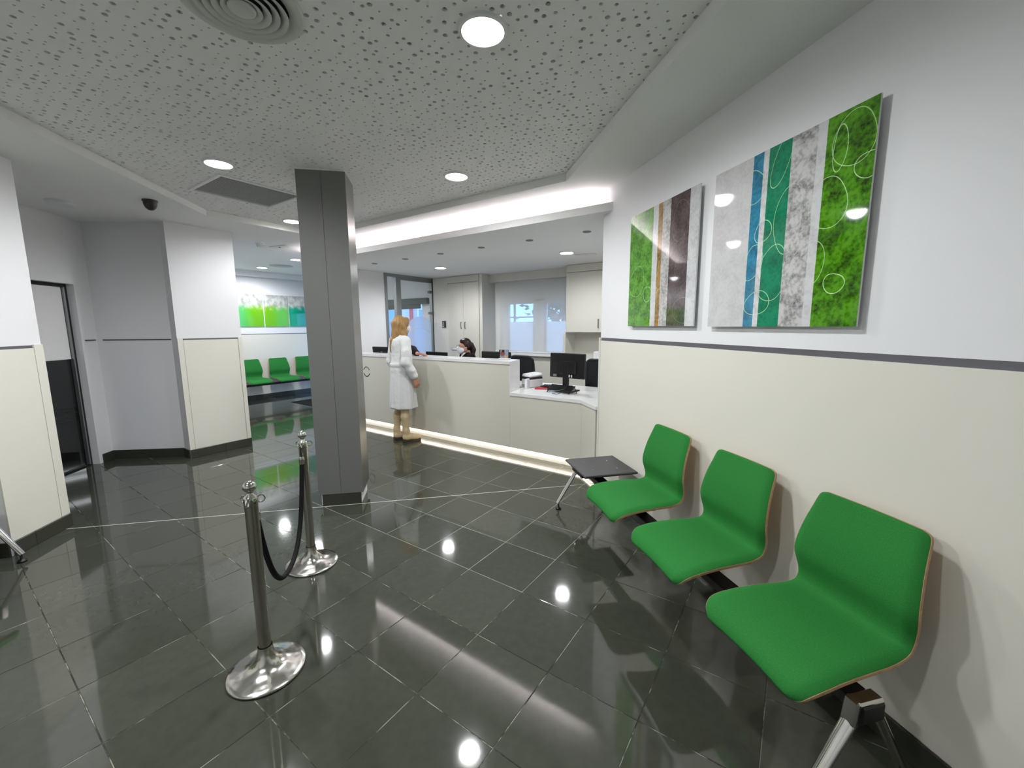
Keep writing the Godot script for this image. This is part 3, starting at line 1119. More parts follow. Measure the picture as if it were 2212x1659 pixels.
func reception_back() -> void:
	# glazed door and side light in the left reception wall (plane x = -6.2)
	var o := structure("door_1")
	var b := MB.new()
	var X := -6.20
	for r in [[2.43, 2.49, -6.16, -4.93], [0.0, 2.43, -4.985, -4.93], [0.0, 2.43, -6.16, -6.085], [0.0, 2.43, -5.235, -5.18]]:
		b.bx(Vector3(X - 0.06, r[0], r[2]), Vector3(X + 0.02, r[1], r[3]), 0.003)
	part("door_frame", b, M.aluminium, o)
	b = MB.new()
	for r in [[2.39, 2.43, -6.085, -5.235], [0.02, 2.39, -5.30, -5.24]]:
		b.bx(Vector3(X - 0.045, r[0], r[2]), Vector3(X + 0.012, r[1], r[3]), 0.003)
	part("leaf_frame", b, M.aluminium, o)
	b = MB.new()
	b.bx(Vector3(X - 0.025, 0.02, -5.18), Vector3(X - 0.019, 2.43, -4.985))
	part("side_pane", b, M.glass, o)
	b = MB.new()
	b.bx(Vector3(X - 0.025, 0.02, -6.075), Vector3(X - 0.017, 2.39, -5.30))
	part("door_pane", b, M.glass, o)
	for y in [2.21, 1.79]:
		b = MB.new()
		b.bx(Vector3(X - 0.03, y - 0.025, -6.09), Vector3(X + 0.035, y + 0.025, -6.01), 0.006)
		part("hinge", b, M.grey_plastic, o)
	# frosted film: a large round cut and a smaller one
	b = MB.new()
	var pts := []
	for k in 41:
		var an := PI * k / 40.0
		pts.append(Vector2(-5.78 - cos(an) * 0.42, 1.30 + sin(an) * 0.42))
	var ring := [Vector3(X - 0.0155, 0.3, -5.31)]
	var fan := [Vector2(-6.07, 0.3)]
	for p: Vector2 in pts:
		fan.append(Vector2(clampf(p.x, -6.07, -5.31), p.y))
	fan.append(Vector2(-5.31, 0.3))
	film(b, fan, X - 0.0155)
	part("frosted_film", b, M.frosted, o)
	b = MB.new()
	fan = []
	for k in 32:
		var an := TAU * k / 32
		fan.append(Vector2(clampf(-5.17 + cos(an) * 0.19, -5.175, -4.99), 1.46 + sin(an) * 0.21))
	film(b, fan, X - 0.0175)
	part("frosted_film", b, M.frosted, o)
	b = MB.new()
	var arc := []
	for k in 20:
		var an := deg_to_rad(35.0 + k * 6.0)
		arc.append(Vector3(X - 0.013, 1.10 + sin(an) * 0.40, -5.74 - cos(an) * 0.40))
	b.tube(arc, 0.004, 5)
	part("film_line", b, M.white_plastic, o)

	# tall built-in cupboard with filler panels on the back wall (plane z = -6.08)
	o = thing("tall_cupboard", "tall cream two door cupboard beside glazed door", "cupboard", Vector3(-5.35, 0, -6.10))
	b = MB.new()
	b.bx(Vector3(-0.395, 0, -0.38), Vector3(0.395, 2.475, -0.012))
	part("body", b, M.cabinet_cream, o)
	b = MB.new()
	b.bx(Vector3(-0.39, 2.355, -0.012), Vector3(0.39, 2.475, 0.012), 0.001)
	part("top_panel", b, M.cabinet_cream, o)
	for k in 2:
		b = MB.new()
		b.bx(Vector3(-0.388 + k * 0.39, 0.08, -0.012), Vector3(-0.0015 + k * 0.39, 2.345, 0.012), 0.0015)
		var leaf := part("door", b, M.cabinet_cream, o)
		handle(leaf, Vector3(-0.05 + k * 0.1, 1.60, 0.012), 0.12)
	var w := structure("wall_filler")
	b = MB.new()
	b.bx(Vector3(-6.16, 0, -6.48), Vector3(-5.75, 2.48, -6.10), 0.001)
	part("filler_panel", b, M.cabinet_cream, w)
	b = MB.new()
	b.bx(Vector3(-4.95, 0, -6.50), Vector3(-4.88, 2.48, -6.09), 0.001)
	part("filler_panel", b, M.cabinet_cream, w)
	o = thing("door_keypad", "small dark keypad on cream panel beside glazed door", "keypad", Vector3(-5.865, 1.565, -6.10))
	b = MB.new()
	b.bx(Vector3(-0.045, -0.065, 0), Vector3(0.045, 0.065, 0.03), 0.006)
	part("body", b, M.black_plastic, o)
	b = MB.new()
	b.bx(Vector3(-0.035, -0.035, 0.03), Vector3(0.02, 0.05, 0.033), 0.001)
	part("display", b, M.grey_plastic, o)
	b = MB.new()
	b.bx(Vector3(-0.035, -0.055, 0.03), Vector3(0.02, -0.042, 0.034), 0.001)
	part("label_plate", b, M.white_plastic, o)
	o = thing("wall_switch", "flat white switch plate low on cream panel behind the counter", "switch", Vector3(-5.60, 1.08, -6.10))
	b = MB.new()
	b.bx(Vector3(-0.07, -0.04, 0), Vector3(0.07, 0.03, 0.012), 0.003)
	part("plate", b, M.white_plastic, o)
	b = MB.new()
	b.bx(Vector3(-0.05, -0.02, 0.012), Vector3(0.05, 0.02, 0.016), 0.002)
	part("rocker", b, M.solid_white, o)

	# window with blind box and screen blind
	o = structure("window_1")
	for k in 2:
		var x0: float = [-4.62, -3.80][k]
		var x1: float = [-4.00, -3.20][k]
		b = MB.new()
		for r in [[x0, x1, 1.02, 1.06], [x0, x1, 1.93, 1.97], [x0, x0 + 0.04, 1.06, 1.93], [x1 - 0.04, x1, 1.06, 1.93]]:
			b.bx(Vector3(r[0], r[2], -6.58), Vector3(r[1], r[3], -6.53), 0.002)
		var fr := part("window_frame", b, M.white_plastic, o)
		b = MB.new()
		b.bx(Vector3(x0 + 0.04, 1.60, -6.558), Vector3(x1 - 0.04, 1.93, -6.552))
		part("pane", b, M.glass, fr)
		b = MB.new()
		b.bx(Vector3(x0 + 0.04, 1.06, -6.558), Vector3(x1 - 0.04, 1.60, -6.552))
		var lower := part("frosted_pane", b, M.frosted_pane, fr)
		lower.set_meta("label", "frosted lower pane")
	b = MB.new()
	b.bx(Vector3(-3.985, 1.38, -6.53), Vector3(-3.965, 1.49, -6.50), 0.003)
	part("window_handle", b, M.grey_plastic, o)
	b = MB.new()
	b.bx(Vector3(-4.87, 0.98, -6.5), Vector3(-3.1, 1.02, -6.32), 0.003)
	part("window_sill", b, M.solid_white, o)
	b = MB.new()
	b.bx(Vector3(-4.87, 0, -6.49), Vector3(-3.15, 0.98, -6.40), 0.001)
	part("apron_panel", b, M.cabinet_cream, o)
	o = thing("blind_box", "cream box above window holding the roller blind", "pelmet", Vector3(-4.02, 2.335, -6.30))
	b = MB.new()
	b.bx(Vector3(-0.87, 0.0, -0.2), Vector3(0.87, 0.145, 0.0), 0.002)
	part("box", b, M.cabinet_cream, o)
	o = thing("roller_blind", "white screen blind drawn down over two bright window panes", "blind", Vector3(-4.0, 0, -6.37))
	b = MB.new()
	b.bx(Vector3(-0.79, 1.06, -0.001), Vector3(0.81, 2.334, 0.001))
	part("screen_cloth", b, M.blind_cloth, o)
	b = MB.new()
	b.bx(Vector3(-0.79, 1.035, -0.008), Vector3(0.81, 1.06, 0.008), 0.003)
	part("bottom_bar", b, M.white_plastic, o)

	# wall cupboard above a niche, at the right
	o = thing("wall_cupboard", "cream wall cupboard above a shaded niche", "cupboard", Vector3(-2.5, 0, -6.10))
	b = MB.new()
	b.bx(Vector3(-0.64, 1.41, -0.38), Vector3(0.6, 2.475, -0.01))
	part("body", b, M.cabinet_cream, o)
	b = MB.new()
	b.bx(Vector3(-0.64, 2.365, -0.01), Vector3(0.6, 2.475, 0.015), 0.001)
	part("top_panel", b, M.cabinet_cream, o)
	b = MB.new()
	b.bx(Vector3(-0.638, 1.415, -0.01), Vector3(-0.02, 2.355, 0.015), 0.0015)
	var dr := part("door", b, M.cabinet_cream, o)
	handle(dr, Vector3(-0.07, 1.62, 0.015), 0.13)
	b = MB.new()
	b.bx(Vector3(-0.017, 1.415, -0.01), Vector3(0.6, 2.355, 0.015), 0.0015)
	part("door", b, M.cabinet_cream, o)
	o = thing("base_cupboard", "cream base cupboard with white top under the niche", "cupboard", Vector3(-2.5, 0, -6.10))
	b = MB.new()
	b.bx(Vector3(-0.66, 0.0, -0.38), Vector3(0.6, 0.96, 0.0), 0.001)
	part("body", b, M.cabinet_cream, o)
	b = MB.new()
	b.bx(Vector3(-0.68, 0.96, -0.38), Vector3(0.6, 0.99, 0.02), 0.001)
	part("worktop", b, M.solid_white, o)
	b = MB.new()
	b.bx(Vector3(-0.70, 0.99, -0.38), Vector3(-0.66, 1.41, -0.02), 0.001)
	part("side_panel", b, M.cabinet_cream, o)
	b = MB.new()
	b.bx(Vector3(-0.66, 0.99, -0.38), Vector3(0.6, 1.41, -0.36), 0.001)
	part("niche_back", b, M.cabinet_cream, o)

func film(b: MB, fan: Array, x: float) -> void:
	var mid := Vector2.ZERO
	for p: Vector2 in fan:
		mid += p / fan.size()
	for k in fan.size():
		var p: Vector2 = fan[k]
		var q: Vector2 = fan[(k + 1) % fan.size()]
		if (p - mid).cross(q - mid) == 0.0:
			continue
		b.poly([Vector3(x, mid.y, mid.x), Vector3(x, p.y, p.x), Vector3(x, q.y, q.x)], Vector3(x - 1, mid.y, mid.x))


# ------------------------------------------------------------------ street outside
func outside() -> void:
	var o := structure("window_2")
	var b := MB.new()
	for x in [-9.25, -7.93, -6.64]:
		b.bx(Vector3(x, 0.0, -6.29), Vector3(x + 0.04, 1.95, -6.25), 0.002)
	part("window_frame", b, M.aluminium, o)
	for x in [-9.21, -7.89]:
		b = MB.new()
		b.bx(Vector3(x, 0.0, -6.272), Vector3(x + 1.27, 1.95, -6.266))
		part("pane", b, M.glass, o)
	var t := thing("shutter_box", "dark green shutter box above the street window", "shutter box", Vector3(-7.9, 1.99, -6.20))
	b = MB.new()
	b.bx(Vector3(-1.34, 0, 0), Vector3(1.56, 0.12, 0.12), 0.003)
	part("housing", b, M.band_green, t)
	b = MB.new()
	b.bx(Vector3(-1.30, -0.09, 0.002), Vector3(1.27, 0.0, 0.04), 0.003)
	part("slats", b, M.shutter_dark, t)
	o = structure("ground_street")
	b = MB.new()
	b.bx(Vector3(-40, -0.25, -40), Vector3(20, -0.15, -6.35))
	part("pavement", b, mat("pavement", c8(150, 150, 150), 0.9), o)
	# house across the street with pale blue shutters and red posts
	t = thing("street_house", "pale street house seen through the glazed door, red posts and blue windows", "house", Vector3(-17, -0.15, -13))
	t.rotation.y = 0.55
	b = MB.new()
	b.bx(Vector3(-6, 0, -3), Vector3(6, 4.2, 0), 0.02)
	part("wall", b, mat("house_wall", c8(205, 206, 215), 0.8), t)
	for k in 6:
		b = MB.new()
		b.bx(Vector3(-5.2 + k * 1.8, 0.9, 0.0), Vector3(-4.2 + k * 1.8, 2.6, 0.06), 0.01)
		var wd := part("window", b, M.white_plastic, t)
		b = MB.new()
		b.bx(Vector3(-5.1 + k * 1.8, 1.0, 0.06), Vector3(-4.3 + k * 1.8, 2.5, 0.08), 0.005)
		part("pane", b, mat("house_pane", c8(120, 170, 225), 0.2), wd)
		b = MB.new()
		b.bx(Vector3(-5.55 + k * 1.8, 0.0, 0.0), Vector3(-5.40 + k * 1.8, 3.0, 0.14), 0.01)
		part("post", b, mat("house_red", c8(205, 40, 60), 0.6), t)
	# wall, fence rail and trees seen dimly through the blind
	t = thing("yard_wall", "pale yard wall with rail seen through the window blind", "wall", Vector3(-6.5, -0.15, -11.0))
	b = MB.new()
	b.bx(Vector3(-5, 0, -0.1), Vector3(5, 1.80, 0.1), 0.01)
	part("wall", b, mat("yard_render", c8(215, 212, 208), 0.9), t)
	b = MB.new()
	b.tube([Vector3(-5, 1.95, 0), Vector3(5, 1.95, 0)], 0.025, 6)
	for k in 9:
		b.tube([Vector3(-4.8 + k * 1.2, 1.78, 0), Vector3(-4.8 + k * 1.2, 1.95, 0)], 0.02, 5)
	part("rail", b, M.grey_plastic, t)
	t = thing("lamp_post", "thin street lamp post seen through the left window pane", "lamp post", Vector3(-6.95, -0.15, -10.2))
	b = MB.new()
	b.tube([Vector3(0, 0, 0), Vector3(0, 5, 0)], 0.035, 8)
	part("pole", b, M.grey_plastic, t)
	b = MB.new()
	b.box(at(Vector3(0.2, 5.0, 0)), Vector3(0.6, 0.06, 0.14), 0.02)
	part("head", b, M.grey_plastic, t)
	t = thing("street_tree", "grey green tree seen dimly through the right window pane", "tree", Vector3(-5.35, -0.15, -10.3))
	b = MB.new()
	b.tube([Vector3(0, 0, 0), Vector3(0.05, 1.4, 0), Vector3(0.0, 2.2, 0.05), Vector3(0.1, 3.2, 0)], [0.1, 0.08, 0.06, 0.03], 8)
	part("trunk", b, mat("bark", c8(95, 88, 82), 0.9), t)
	var lv := MB.new()
	var rng := RandomNumberGenerator.new()
	rng.seed = 9
	for k in 900:
		var c := Vector3(rng.randfn(0, 0.42), 2.25 + rng.randfn(0, 0.28), rng.randfn(0, 0.35))
		var u := Vector3(rng.randfn(), rng.randfn(), rng.randfn()).normalized() * 0.10
		var w := u.cross(Vector3(rng.randfn(), rng.randfn(), rng.randfn())).normalized() * 0.045
		lv.poly([c - u, c + w, c + u, c - w], c - u.cross(w))
	var f := part("foliage", lv, mat("leaf_grey", c8(128, 138, 128), 0.8), t)
	f.set_meta("kind", "stuff")


# ------------------------------------------------------------------ art panels
func lines_on(im: Image, rng: RandomNumberGenerator, cx: float, cy: float, rx: float, ry: float, tilt: float, tint: float) -> void:
	var sz := im.get_width()
	var ph := rng.randf() * TAU
	for k in 1400:
		var a := TAU * k / 1400
		var wob := 1.0 + 0.07 * sin(2.0 * a + ph) + 0.04 * sin(3.0 * a + ph * 2.0)
		var p := Vector2(cos(a) * rx * wob, sin(a) * ry * wob).rotated(tilt) + Vector2(cx, cy)
		var x := int(p.x * sz)
		var y := int(p.y * sz)
		for q in [[0, 0], [1, 0], [0, 1]]:
			var xx: int = x + q[0]
			var yy: int = y + q[1]
			if xx >= 0 and yy >= 0 and xx < sz and yy < sz:
				var c := im.get_pixel(xx, yy)
				im.set_pixel(xx, yy, c.lerp(Color(0.82, 0.95, 0.74), tint * (0.8 if c.s > 0.2 else 0.25)))

# upright stripes [from, to, colour, mottling] with plaster mottling, then drawn loops
func stripes(seed_: int, bands: Array, loops: Array) -> ImageTexture:
	var sz := 640
	var im := Image.create(sz, sz, false, Image.FORMAT_RGB8)
	var n1 := noise(seed_, 0.011, 6)
	var n2 := noise(seed_ + 1, 0.12, 4)
	var n3 := noise(seed_ + 2, 0.05, 4)
	for y in sz:
		for x in sz:
			var u := float(x) / sz
			var c := Color(0.8, 0.8, 0.8)
			for b in bands:
				if u >= b[0] and u < b[1]:
					var k: float = n1.get_noise_2d(x, y) * 0.6 + n3.get_noise_2d(x, y) * 0.45
					var f := n2.get_noise_2d(x, y)
					c = b[2]
					var m: float = b[3]
					c = c.darkened(clampf(m * (k * 0.9 + 0.18 + maxf(f, 0.0) * 0.8 * smoothstep(-0.1, 0.5, k)), 0.0, 0.75)).lightened(clampf(-k * m * 0.25, 0.0, 0.25))
					break
			im.set_pixel(x, y, c)
	var rng := RandomNumberGenerator.new()
	rng.seed = seed_
	for l in loops:
		lines_on(im, rng, l[0], l[1], l[2], l[3], l[4], l[5])
	return ImageTexture.create_from_image(im)

func fade_art(seed_: int, left: Color, right: Color) -> ImageTexture:
	var sz := 256
	var im := Image.create(sz, sz, false, Image.FORMAT_RGB8)
	var n1 := noise(seed_, 0.014, 4)
	for y in sz:
		for x in sz:
			var k := n1.get_noise_2d(x, y)
			var grey := c8(208, 209, 205).darkened(clampf(0.08 + k * 0.25, 0.0, 0.5))
			var col := left.lerp(right, smoothstep(0.1, 0.7, float(x) / sz))
			im.set_pixel(x, y, grey.lerp(col, smoothstep(0.26, 0.54, float(y) / sz + k * 0.10)))
	return ImageTexture.create_from_image(im)

func art_panel(called: String, label: String, w: float, h: float, tex: Texture2D, p: Vector3, turn: float, group := "", depth := 0.008, gap := 0.024) -> void:
	var o := thing(called, label, "picture", p, turn, group)
	var m := mat(called + label.left(12), Color.WHITE, 0.04, 0.0, 0.6)
	m.albedo_texture = tex
	var b := MB.new()
	b.poly([Vector3(-w / 2, 0, gap + depth), Vector3(w / 2, 0, gap + depth), Vector3(w / 2, h, gap + depth), Vector3(-w / 2, h, gap + depth)], Vector3.ZERO, [Vector2(0, 1), Vector2(1, 1), Vector2(1, 0), Vector2(0, 0)])
	part("print", b, m, o)
	b = MB.new()
	b.bx(Vector3(-w / 2, 0, gap), Vector3(w / 2, h, gap + depth - 0.0008))
	part("backing", b, M.white_plastic, o)
	for sx in [-1, 1]:
		for y in [0.08, h - 0.08]:
			b = MB.new()
			b.tube([Vector3(sx * (w / 2 - 0.1), y, 0), Vector3(sx * (w / 2 - 0.1), y, gap)], 0.008, 8)
			part("spacer", b, M.grey_plastic, o)

func art() -> void:
	var white := c8(214, 214, 214)
	var tex := stripes(101, [[0.0, 0.317, c8(206, 205, 204), 0.10], [0.317, 0.39, c8(46, 134, 166), 0.35], [0.39, 0.427, white, 0.25], [0.427, 0.573, c8(20, 136, 96), 0.3], [0.573, 0.72, c8(204, 202, 200), 0.5], [0.72, 0.768, white, 0.12], [0.768, 1.01, c8(80, 150, 12), 0.75]],
		[[0.90, 0.14, 0.10, 0.12, 0.2, 0.45], [0.84, 0.16, 0.035, 0.10, 0.0, 0.45], [0.98, 0.28, 0.06, 0.06, 0.5, 0.5], [0.80, 0.40, 0.10, 0.12, 0.1, 0.5], [0.87, 0.79, 0.05, 0.05, 0.6, 0.6], [0.52, 0.08, 0.05, 0.16, 0.3, 0.45], [0.58, 0.42, 0.09, 0.17, 0.1, 0.55], [0.42, 0.45, 0.06, 0.06, 0.0, 0.5], [0.50, 0.70, 0.10, 0.16, 0.0, 0.55], [0.36, 0.62, 0.07, 0.10, 0.2, 0.5], [0.41, 0.86, 0.09, 0.07, 0.0, 0.55], [0.33, 0.18, 0.08, 0.10, 0.0, 0.45], [0.72, 0.68, 0.09, 0.12, 0.0, 0.4]])
	art_panel("abstract_picture", "glossy abstract panel with blue, teal, grey and wide green stripes on right wall", 0.82, 0.81, tex, rw(1.645, 1.508, 0), R_TURN, "glossy pictures above the green chairs")
	tex = stripes(202, [[0.0, 0.39, c8(96, 160, 50), 0.55], [0.39, 0.468, white, 0.12], [0.468, 0.53, c8(166, 130, 74), 0.4], [0.53, 0.645, c8(200, 198, 195), 0.4], [0.645, 0.886, c8(92, 76, 76), 0.45], [0.886, 1.01, c8(206, 206, 206), 0.18]],
		[[0.14, 0.60, 0.12, 0.14, 0.2, 0.35], [0.33, 0.72, 0.06, 0.07, 0.0, 0.35], [0.44, 0.50, 0.05, 0.10, 0.0, 0.3], [0.78, 0.20, 0.11, 0.14, 0.1, 0.3], [0.85, 0.88, 0.12, 0.10, 0.4, 0.35], [0.55, 0.82, 0.14, 0.13, 0.0, 0.3], [0.45, 0.78, 0.03, 0.10, 0.3, 0.35]])
	art_panel("abstract_picture", "smaller looking glossy panel with green, ochre and dark brown stripes by the reception", 0.79, 0.81, tex, rw(2.575, 1.512, 0), R_TURN, "glossy pictures above the green chairs")
	var g := "three square pictures on the far wall"
	art_panel("square_picture", "far picture fading from grey to pale and lime green, next to white wall corner", 0.50, 0.67, fade_art(301, c8(96, 200, 116), c8(110, 186, 10)), Vector3(-9.40, 1.54, -4.04), PI / 2, g, 0.008, 0.012)
	art_panel("square_picture", "middle far picture fading from grey to lime and soft green", 0.50, 0.67, fade_art(302, c8(112, 188, 10), c8(104, 196, 90)), Vector3(-9.40, 1.54, -4.56), PI / 2, g, 0.008, 0.012)
	art_panel("square_picture", "far picture fading from grey to teal, partly behind the column", 0.50, 0.67, fade_art(303, c8(20, 168, 128), c8(10, 148, 120)), Vector3(-9.40, 1.54, -5.08), PI / 2, g, 0.008, 0.012)


# ------------------------------------------------------------------ benches
func smooth(list: Array, steps: int) -> Array:
	var out := []
	for k in list.size() - 1:
		var p0: Vector3 = list[maxi(k - 1, 0)]
		var p1: Vector3 = list[k]
		var p2: Vector3 = list[k + 1]
		var p3: Vector3 = list[mini(k + 2, list.size() - 1)]
		for s in steps:
			out.append(p1.cubic_interpolate(p2, p0, p3, float(s) / steps))
	out.append(list[-1])
	return out

# bent plywood seat with an upholstered front; profile (distance from wall, height, half width)
func seat_meshes() -> Array:
	var prof := smooth([Vector3(0.532, 0.386, 0.184), Vector3(0.531, 0.396, 0.206), Vector3(0.520, 0.415, 0.222), Vector3(0.487, 0.432, 0.231), Vector3(0.40, 0.444, 0.229), Vector3(0.30, 0.447, 0.224), Vector3(0.21, 0.446, 0.217),
		Vector3(0.155, 0.450, 0.211), Vector3(0.118, 0.464, 0.208), Vector3(0.100, 0.492, 0.207), Vector3(0.098, 0.53, 0.210), Vector3(0.107, 0.57, 0.216), Vector3(0.116, 0.61, 0.219), Vector3(0.111, 0.66, 0.215),
		Vector3(0.094, 0.73, 0.205), Vector3(0.072, 0.79, 0.195), Vector3(0.056, 0.833, 0.188), Vector3(0.050, 0.851, 0.178), Vector3(0.048, 0.860, 0.158)], 3)
	var nr := prof.size()
	var nc := 25
	var cloth := []
	var front := []
	var back := []
	for r in nr:
		var p: Vector3 = prof[r]
		var q0: Vector3 = prof[maxi(r - 1, 0)]
		var q1: Vector3 = prof[mini(r + 1, nr - 1)]
		var tz := q1.x - q0.x
		var ty := q1.y - q0.y
		var nrm := Vector3(0, -tz, ty).normalized()      # towards the sitter
		var ends := minf(1.0, minf(r, nr - 1 - r) / 3.0)
		ends = sqrt(1.0 - (1.0 - ends) * (1.0 - ends))
		var c := []
		var f := []
		var k := []
		for j in nc:
			var u := -1.0 + 2.0 * j / (nc - 1)
			var e := sqrt(maxf(0.0, 1.0 - pow(absf(u), 10.0))) * ends
			var dish := 0.014 * u * u
			var base := Vector3(u * p.z, p.y, p.x) + nrm * dish
			c.append(Vector3(u * (p.z - 0.002), p.y, p.x) + nrm * (dish + 0.001 + 0.020 * e))
			f.append(base)
			k.append(base - nrm * 0.011)
		cloth.append(c); front.append(f); back.append(k)
	var cushion := MB.new()
	cushion.sheet(cloth, false, false)
	var shell_ := MB.new()
	shell_.sheet(front, false, false)
	shell_.sheet(back, false, true)
	var rim_a := []
	var rim_b := []
	for r in nr:
		rim_a.append(front[r][0]); rim_b.append(back[r][0])
	for j in nc:
		rim_a.append(front[nr - 1][j]); rim_b.append(back[nr - 1][j])
	for r in nr:
		rim_a.append(front[nr - 1 - r][nc - 1]); rim_b.append(back[nr - 1 - r][nc - 1])
	for j in nc:
		rim_a.append(front[0][nc - 1 - j]); rim_b.append(back[0][nc - 1 - j])
	for q in rim_a.size() - 1:
		if rim_a[q].distance_to(rim_a[q + 1]) > 1e-6:
			shell_.poly([rim_a[q], rim_a[q + 1], rim_b[q + 1], rim_b[q]], Vector3(0, 0.45, 0.3))
	return [shell_.mesh(M.beech), cushion.mesh(M.green_cloth)]

# bench on a black beam; seats, table and legs at distances along the wall
func bench(label: String, p: Vector3, turn: float, seats: Array, table: float, legs: Array, span: Array, meshes: Array) -> void:
	var o := thing("beam_bench", label, "bench", p, turn, "beam benches with green seats")
	var b := MB.new()
	b.bx(Vector3(span[0], 0.325, 0.262), Vector3(span[1], 0.365, 0.342), 0.004)
	part("beam", b, M.black_metal, o)
	for x in seats:
		var s := again("seat", meshes[0], o, at(Vector3(x, 0, 0)))
		again("cushion", meshes[1], s, Transform3D())
		b = MB.new()
		b.bx(Vector3(-0.07, 0.366, 0.20), Vector3(0.07, 0.378, 0.40), 0.002)
		b.bx(Vector3(-0.02, 0.378, 0.22), Vector3(0.02, 0.434, 0.38), 0.002)
		part("bracket", b, M.black_metal, s)
	if table != 0.0:
		b = MB.new()
		b.box(at(Vector3(table, 0.415, 0.245)), Vector3(0.42, 0.018, 0.43), 0.006)
		var t := part("table_top", b, M.table_black, o)
		for sx in [-0.09, 0.09]:
			for sz in [-0.1, 0.1]:
				b = MB.new()
				b.lathe(at(Vector3(table + sx, 0.424, 0.245 + sz)), [Vector2(0.0001, 0.0025), Vector2(0.005, 0.002), Vector2(0.0065, 0.0)], 10)
				part("screw", b, M.chrome, t)
		b = MB.new()
		b.bx(Vector3(table - 0.1, 0.366, 0.16), Vector3(table + 0.1, 0.405, 0.44), 0.004)
		part("bracket", b, M.black_metal, t)
	for x in legs:
		b = MB.new()
		b.bx(Vector3(x - 0.022, 0.30, 0.252), Vector3(x + 0.022, 0.37, 0.352), 0.01)
		var clamp_ := part("leg_clamp", b, M.black_metal, o)
		b = MB.new()
		b.box(Transform3D(Basis(), Vector3(x, 0.376, 0.315)), Vector3(0.046, 0.016, 0.10), 0.006)
		b.box(Transform3D(Basis(Vector3.RIGHT, -0.12), Vector3(x, 0.345, 0.366)), Vector3(0.046, 0.085, 0.018), 0.006)
		part("leg_cap", b, M.chrome, clamp_)
		for k in [[0.362, 0.318, 0.525], [0.262, 0.318, 0.105]]:
			b = MB.new()
			var a0 := Vector3(x, k[1], k[0])
			var a1 := Vector3(x, 0.052, k[2])
			var rows := []
			var dirv := (a1 - a0).normalized()
			var side := Vector3.RIGHT
			var up := dirv.cross(side)
			for s in 7:
				var row := []
				for q in 16:
					var an := TAU * q / 16
					row.append(a0.lerp(a1, s / 6.0) + side * cos(an) * lerpf(0.023, 0.018, s / 6.0) + up * sin(an) * lerpf(0.013, 0.012, s / 6.0))
				rows.append(row)
			b.sheet(rows, true, false)
			b.poly(rows[6], a0)
			var leg := part("leg", b, M.chrome, o)
			b = MB.new()
			b.lathe(at(Vector3(x, 0, k[2] - 0.008 * signf(k[2] - 0.3))), [Vector2(0.0001, 0.052), Vector2(0.007, 0.052), Vector2(0.007, 0.022), Vector2(0.013, 0.018), Vector2(0.023, 0.010), Vector2(0.023, 0.0005), Vector2(0.0001, 0.0004)], 16)
			part("foot", b, M.black_plastic, leg)

func benches() -> void:
	var ms := seat_meshes()
	bench("bench of three green seats and small black table along the right wall", rw(0, 0, 0.026), R_TURN, [-1.072, -1.656, -2.252], -2.90, [-0.85, -3.10], [-3.13, -0.83], ms)
	var u := Vector3(0.7071, 0, 0.7071)
	var ln := Vector3(0.7071, 0, -0.7071)
	bench("bench of green seats along the recessed wall beside the white pier", Vector3(-4.56, 0, -0.525) - ln * 0.388, deg_to_rad(135.0), [-0.87, -1.46, -2.05], 0.0, [-0.54, -2.30], [-2.33, -0.52], ms)
	bench("row of green seats on black beam under the far pictures", Vector3(-9.388, 0, 0), PI / 2, [3.90, 4.47, 5.04, 5.61], 0.0, [3.60, 5.85], [3.55, 5.9], ms)


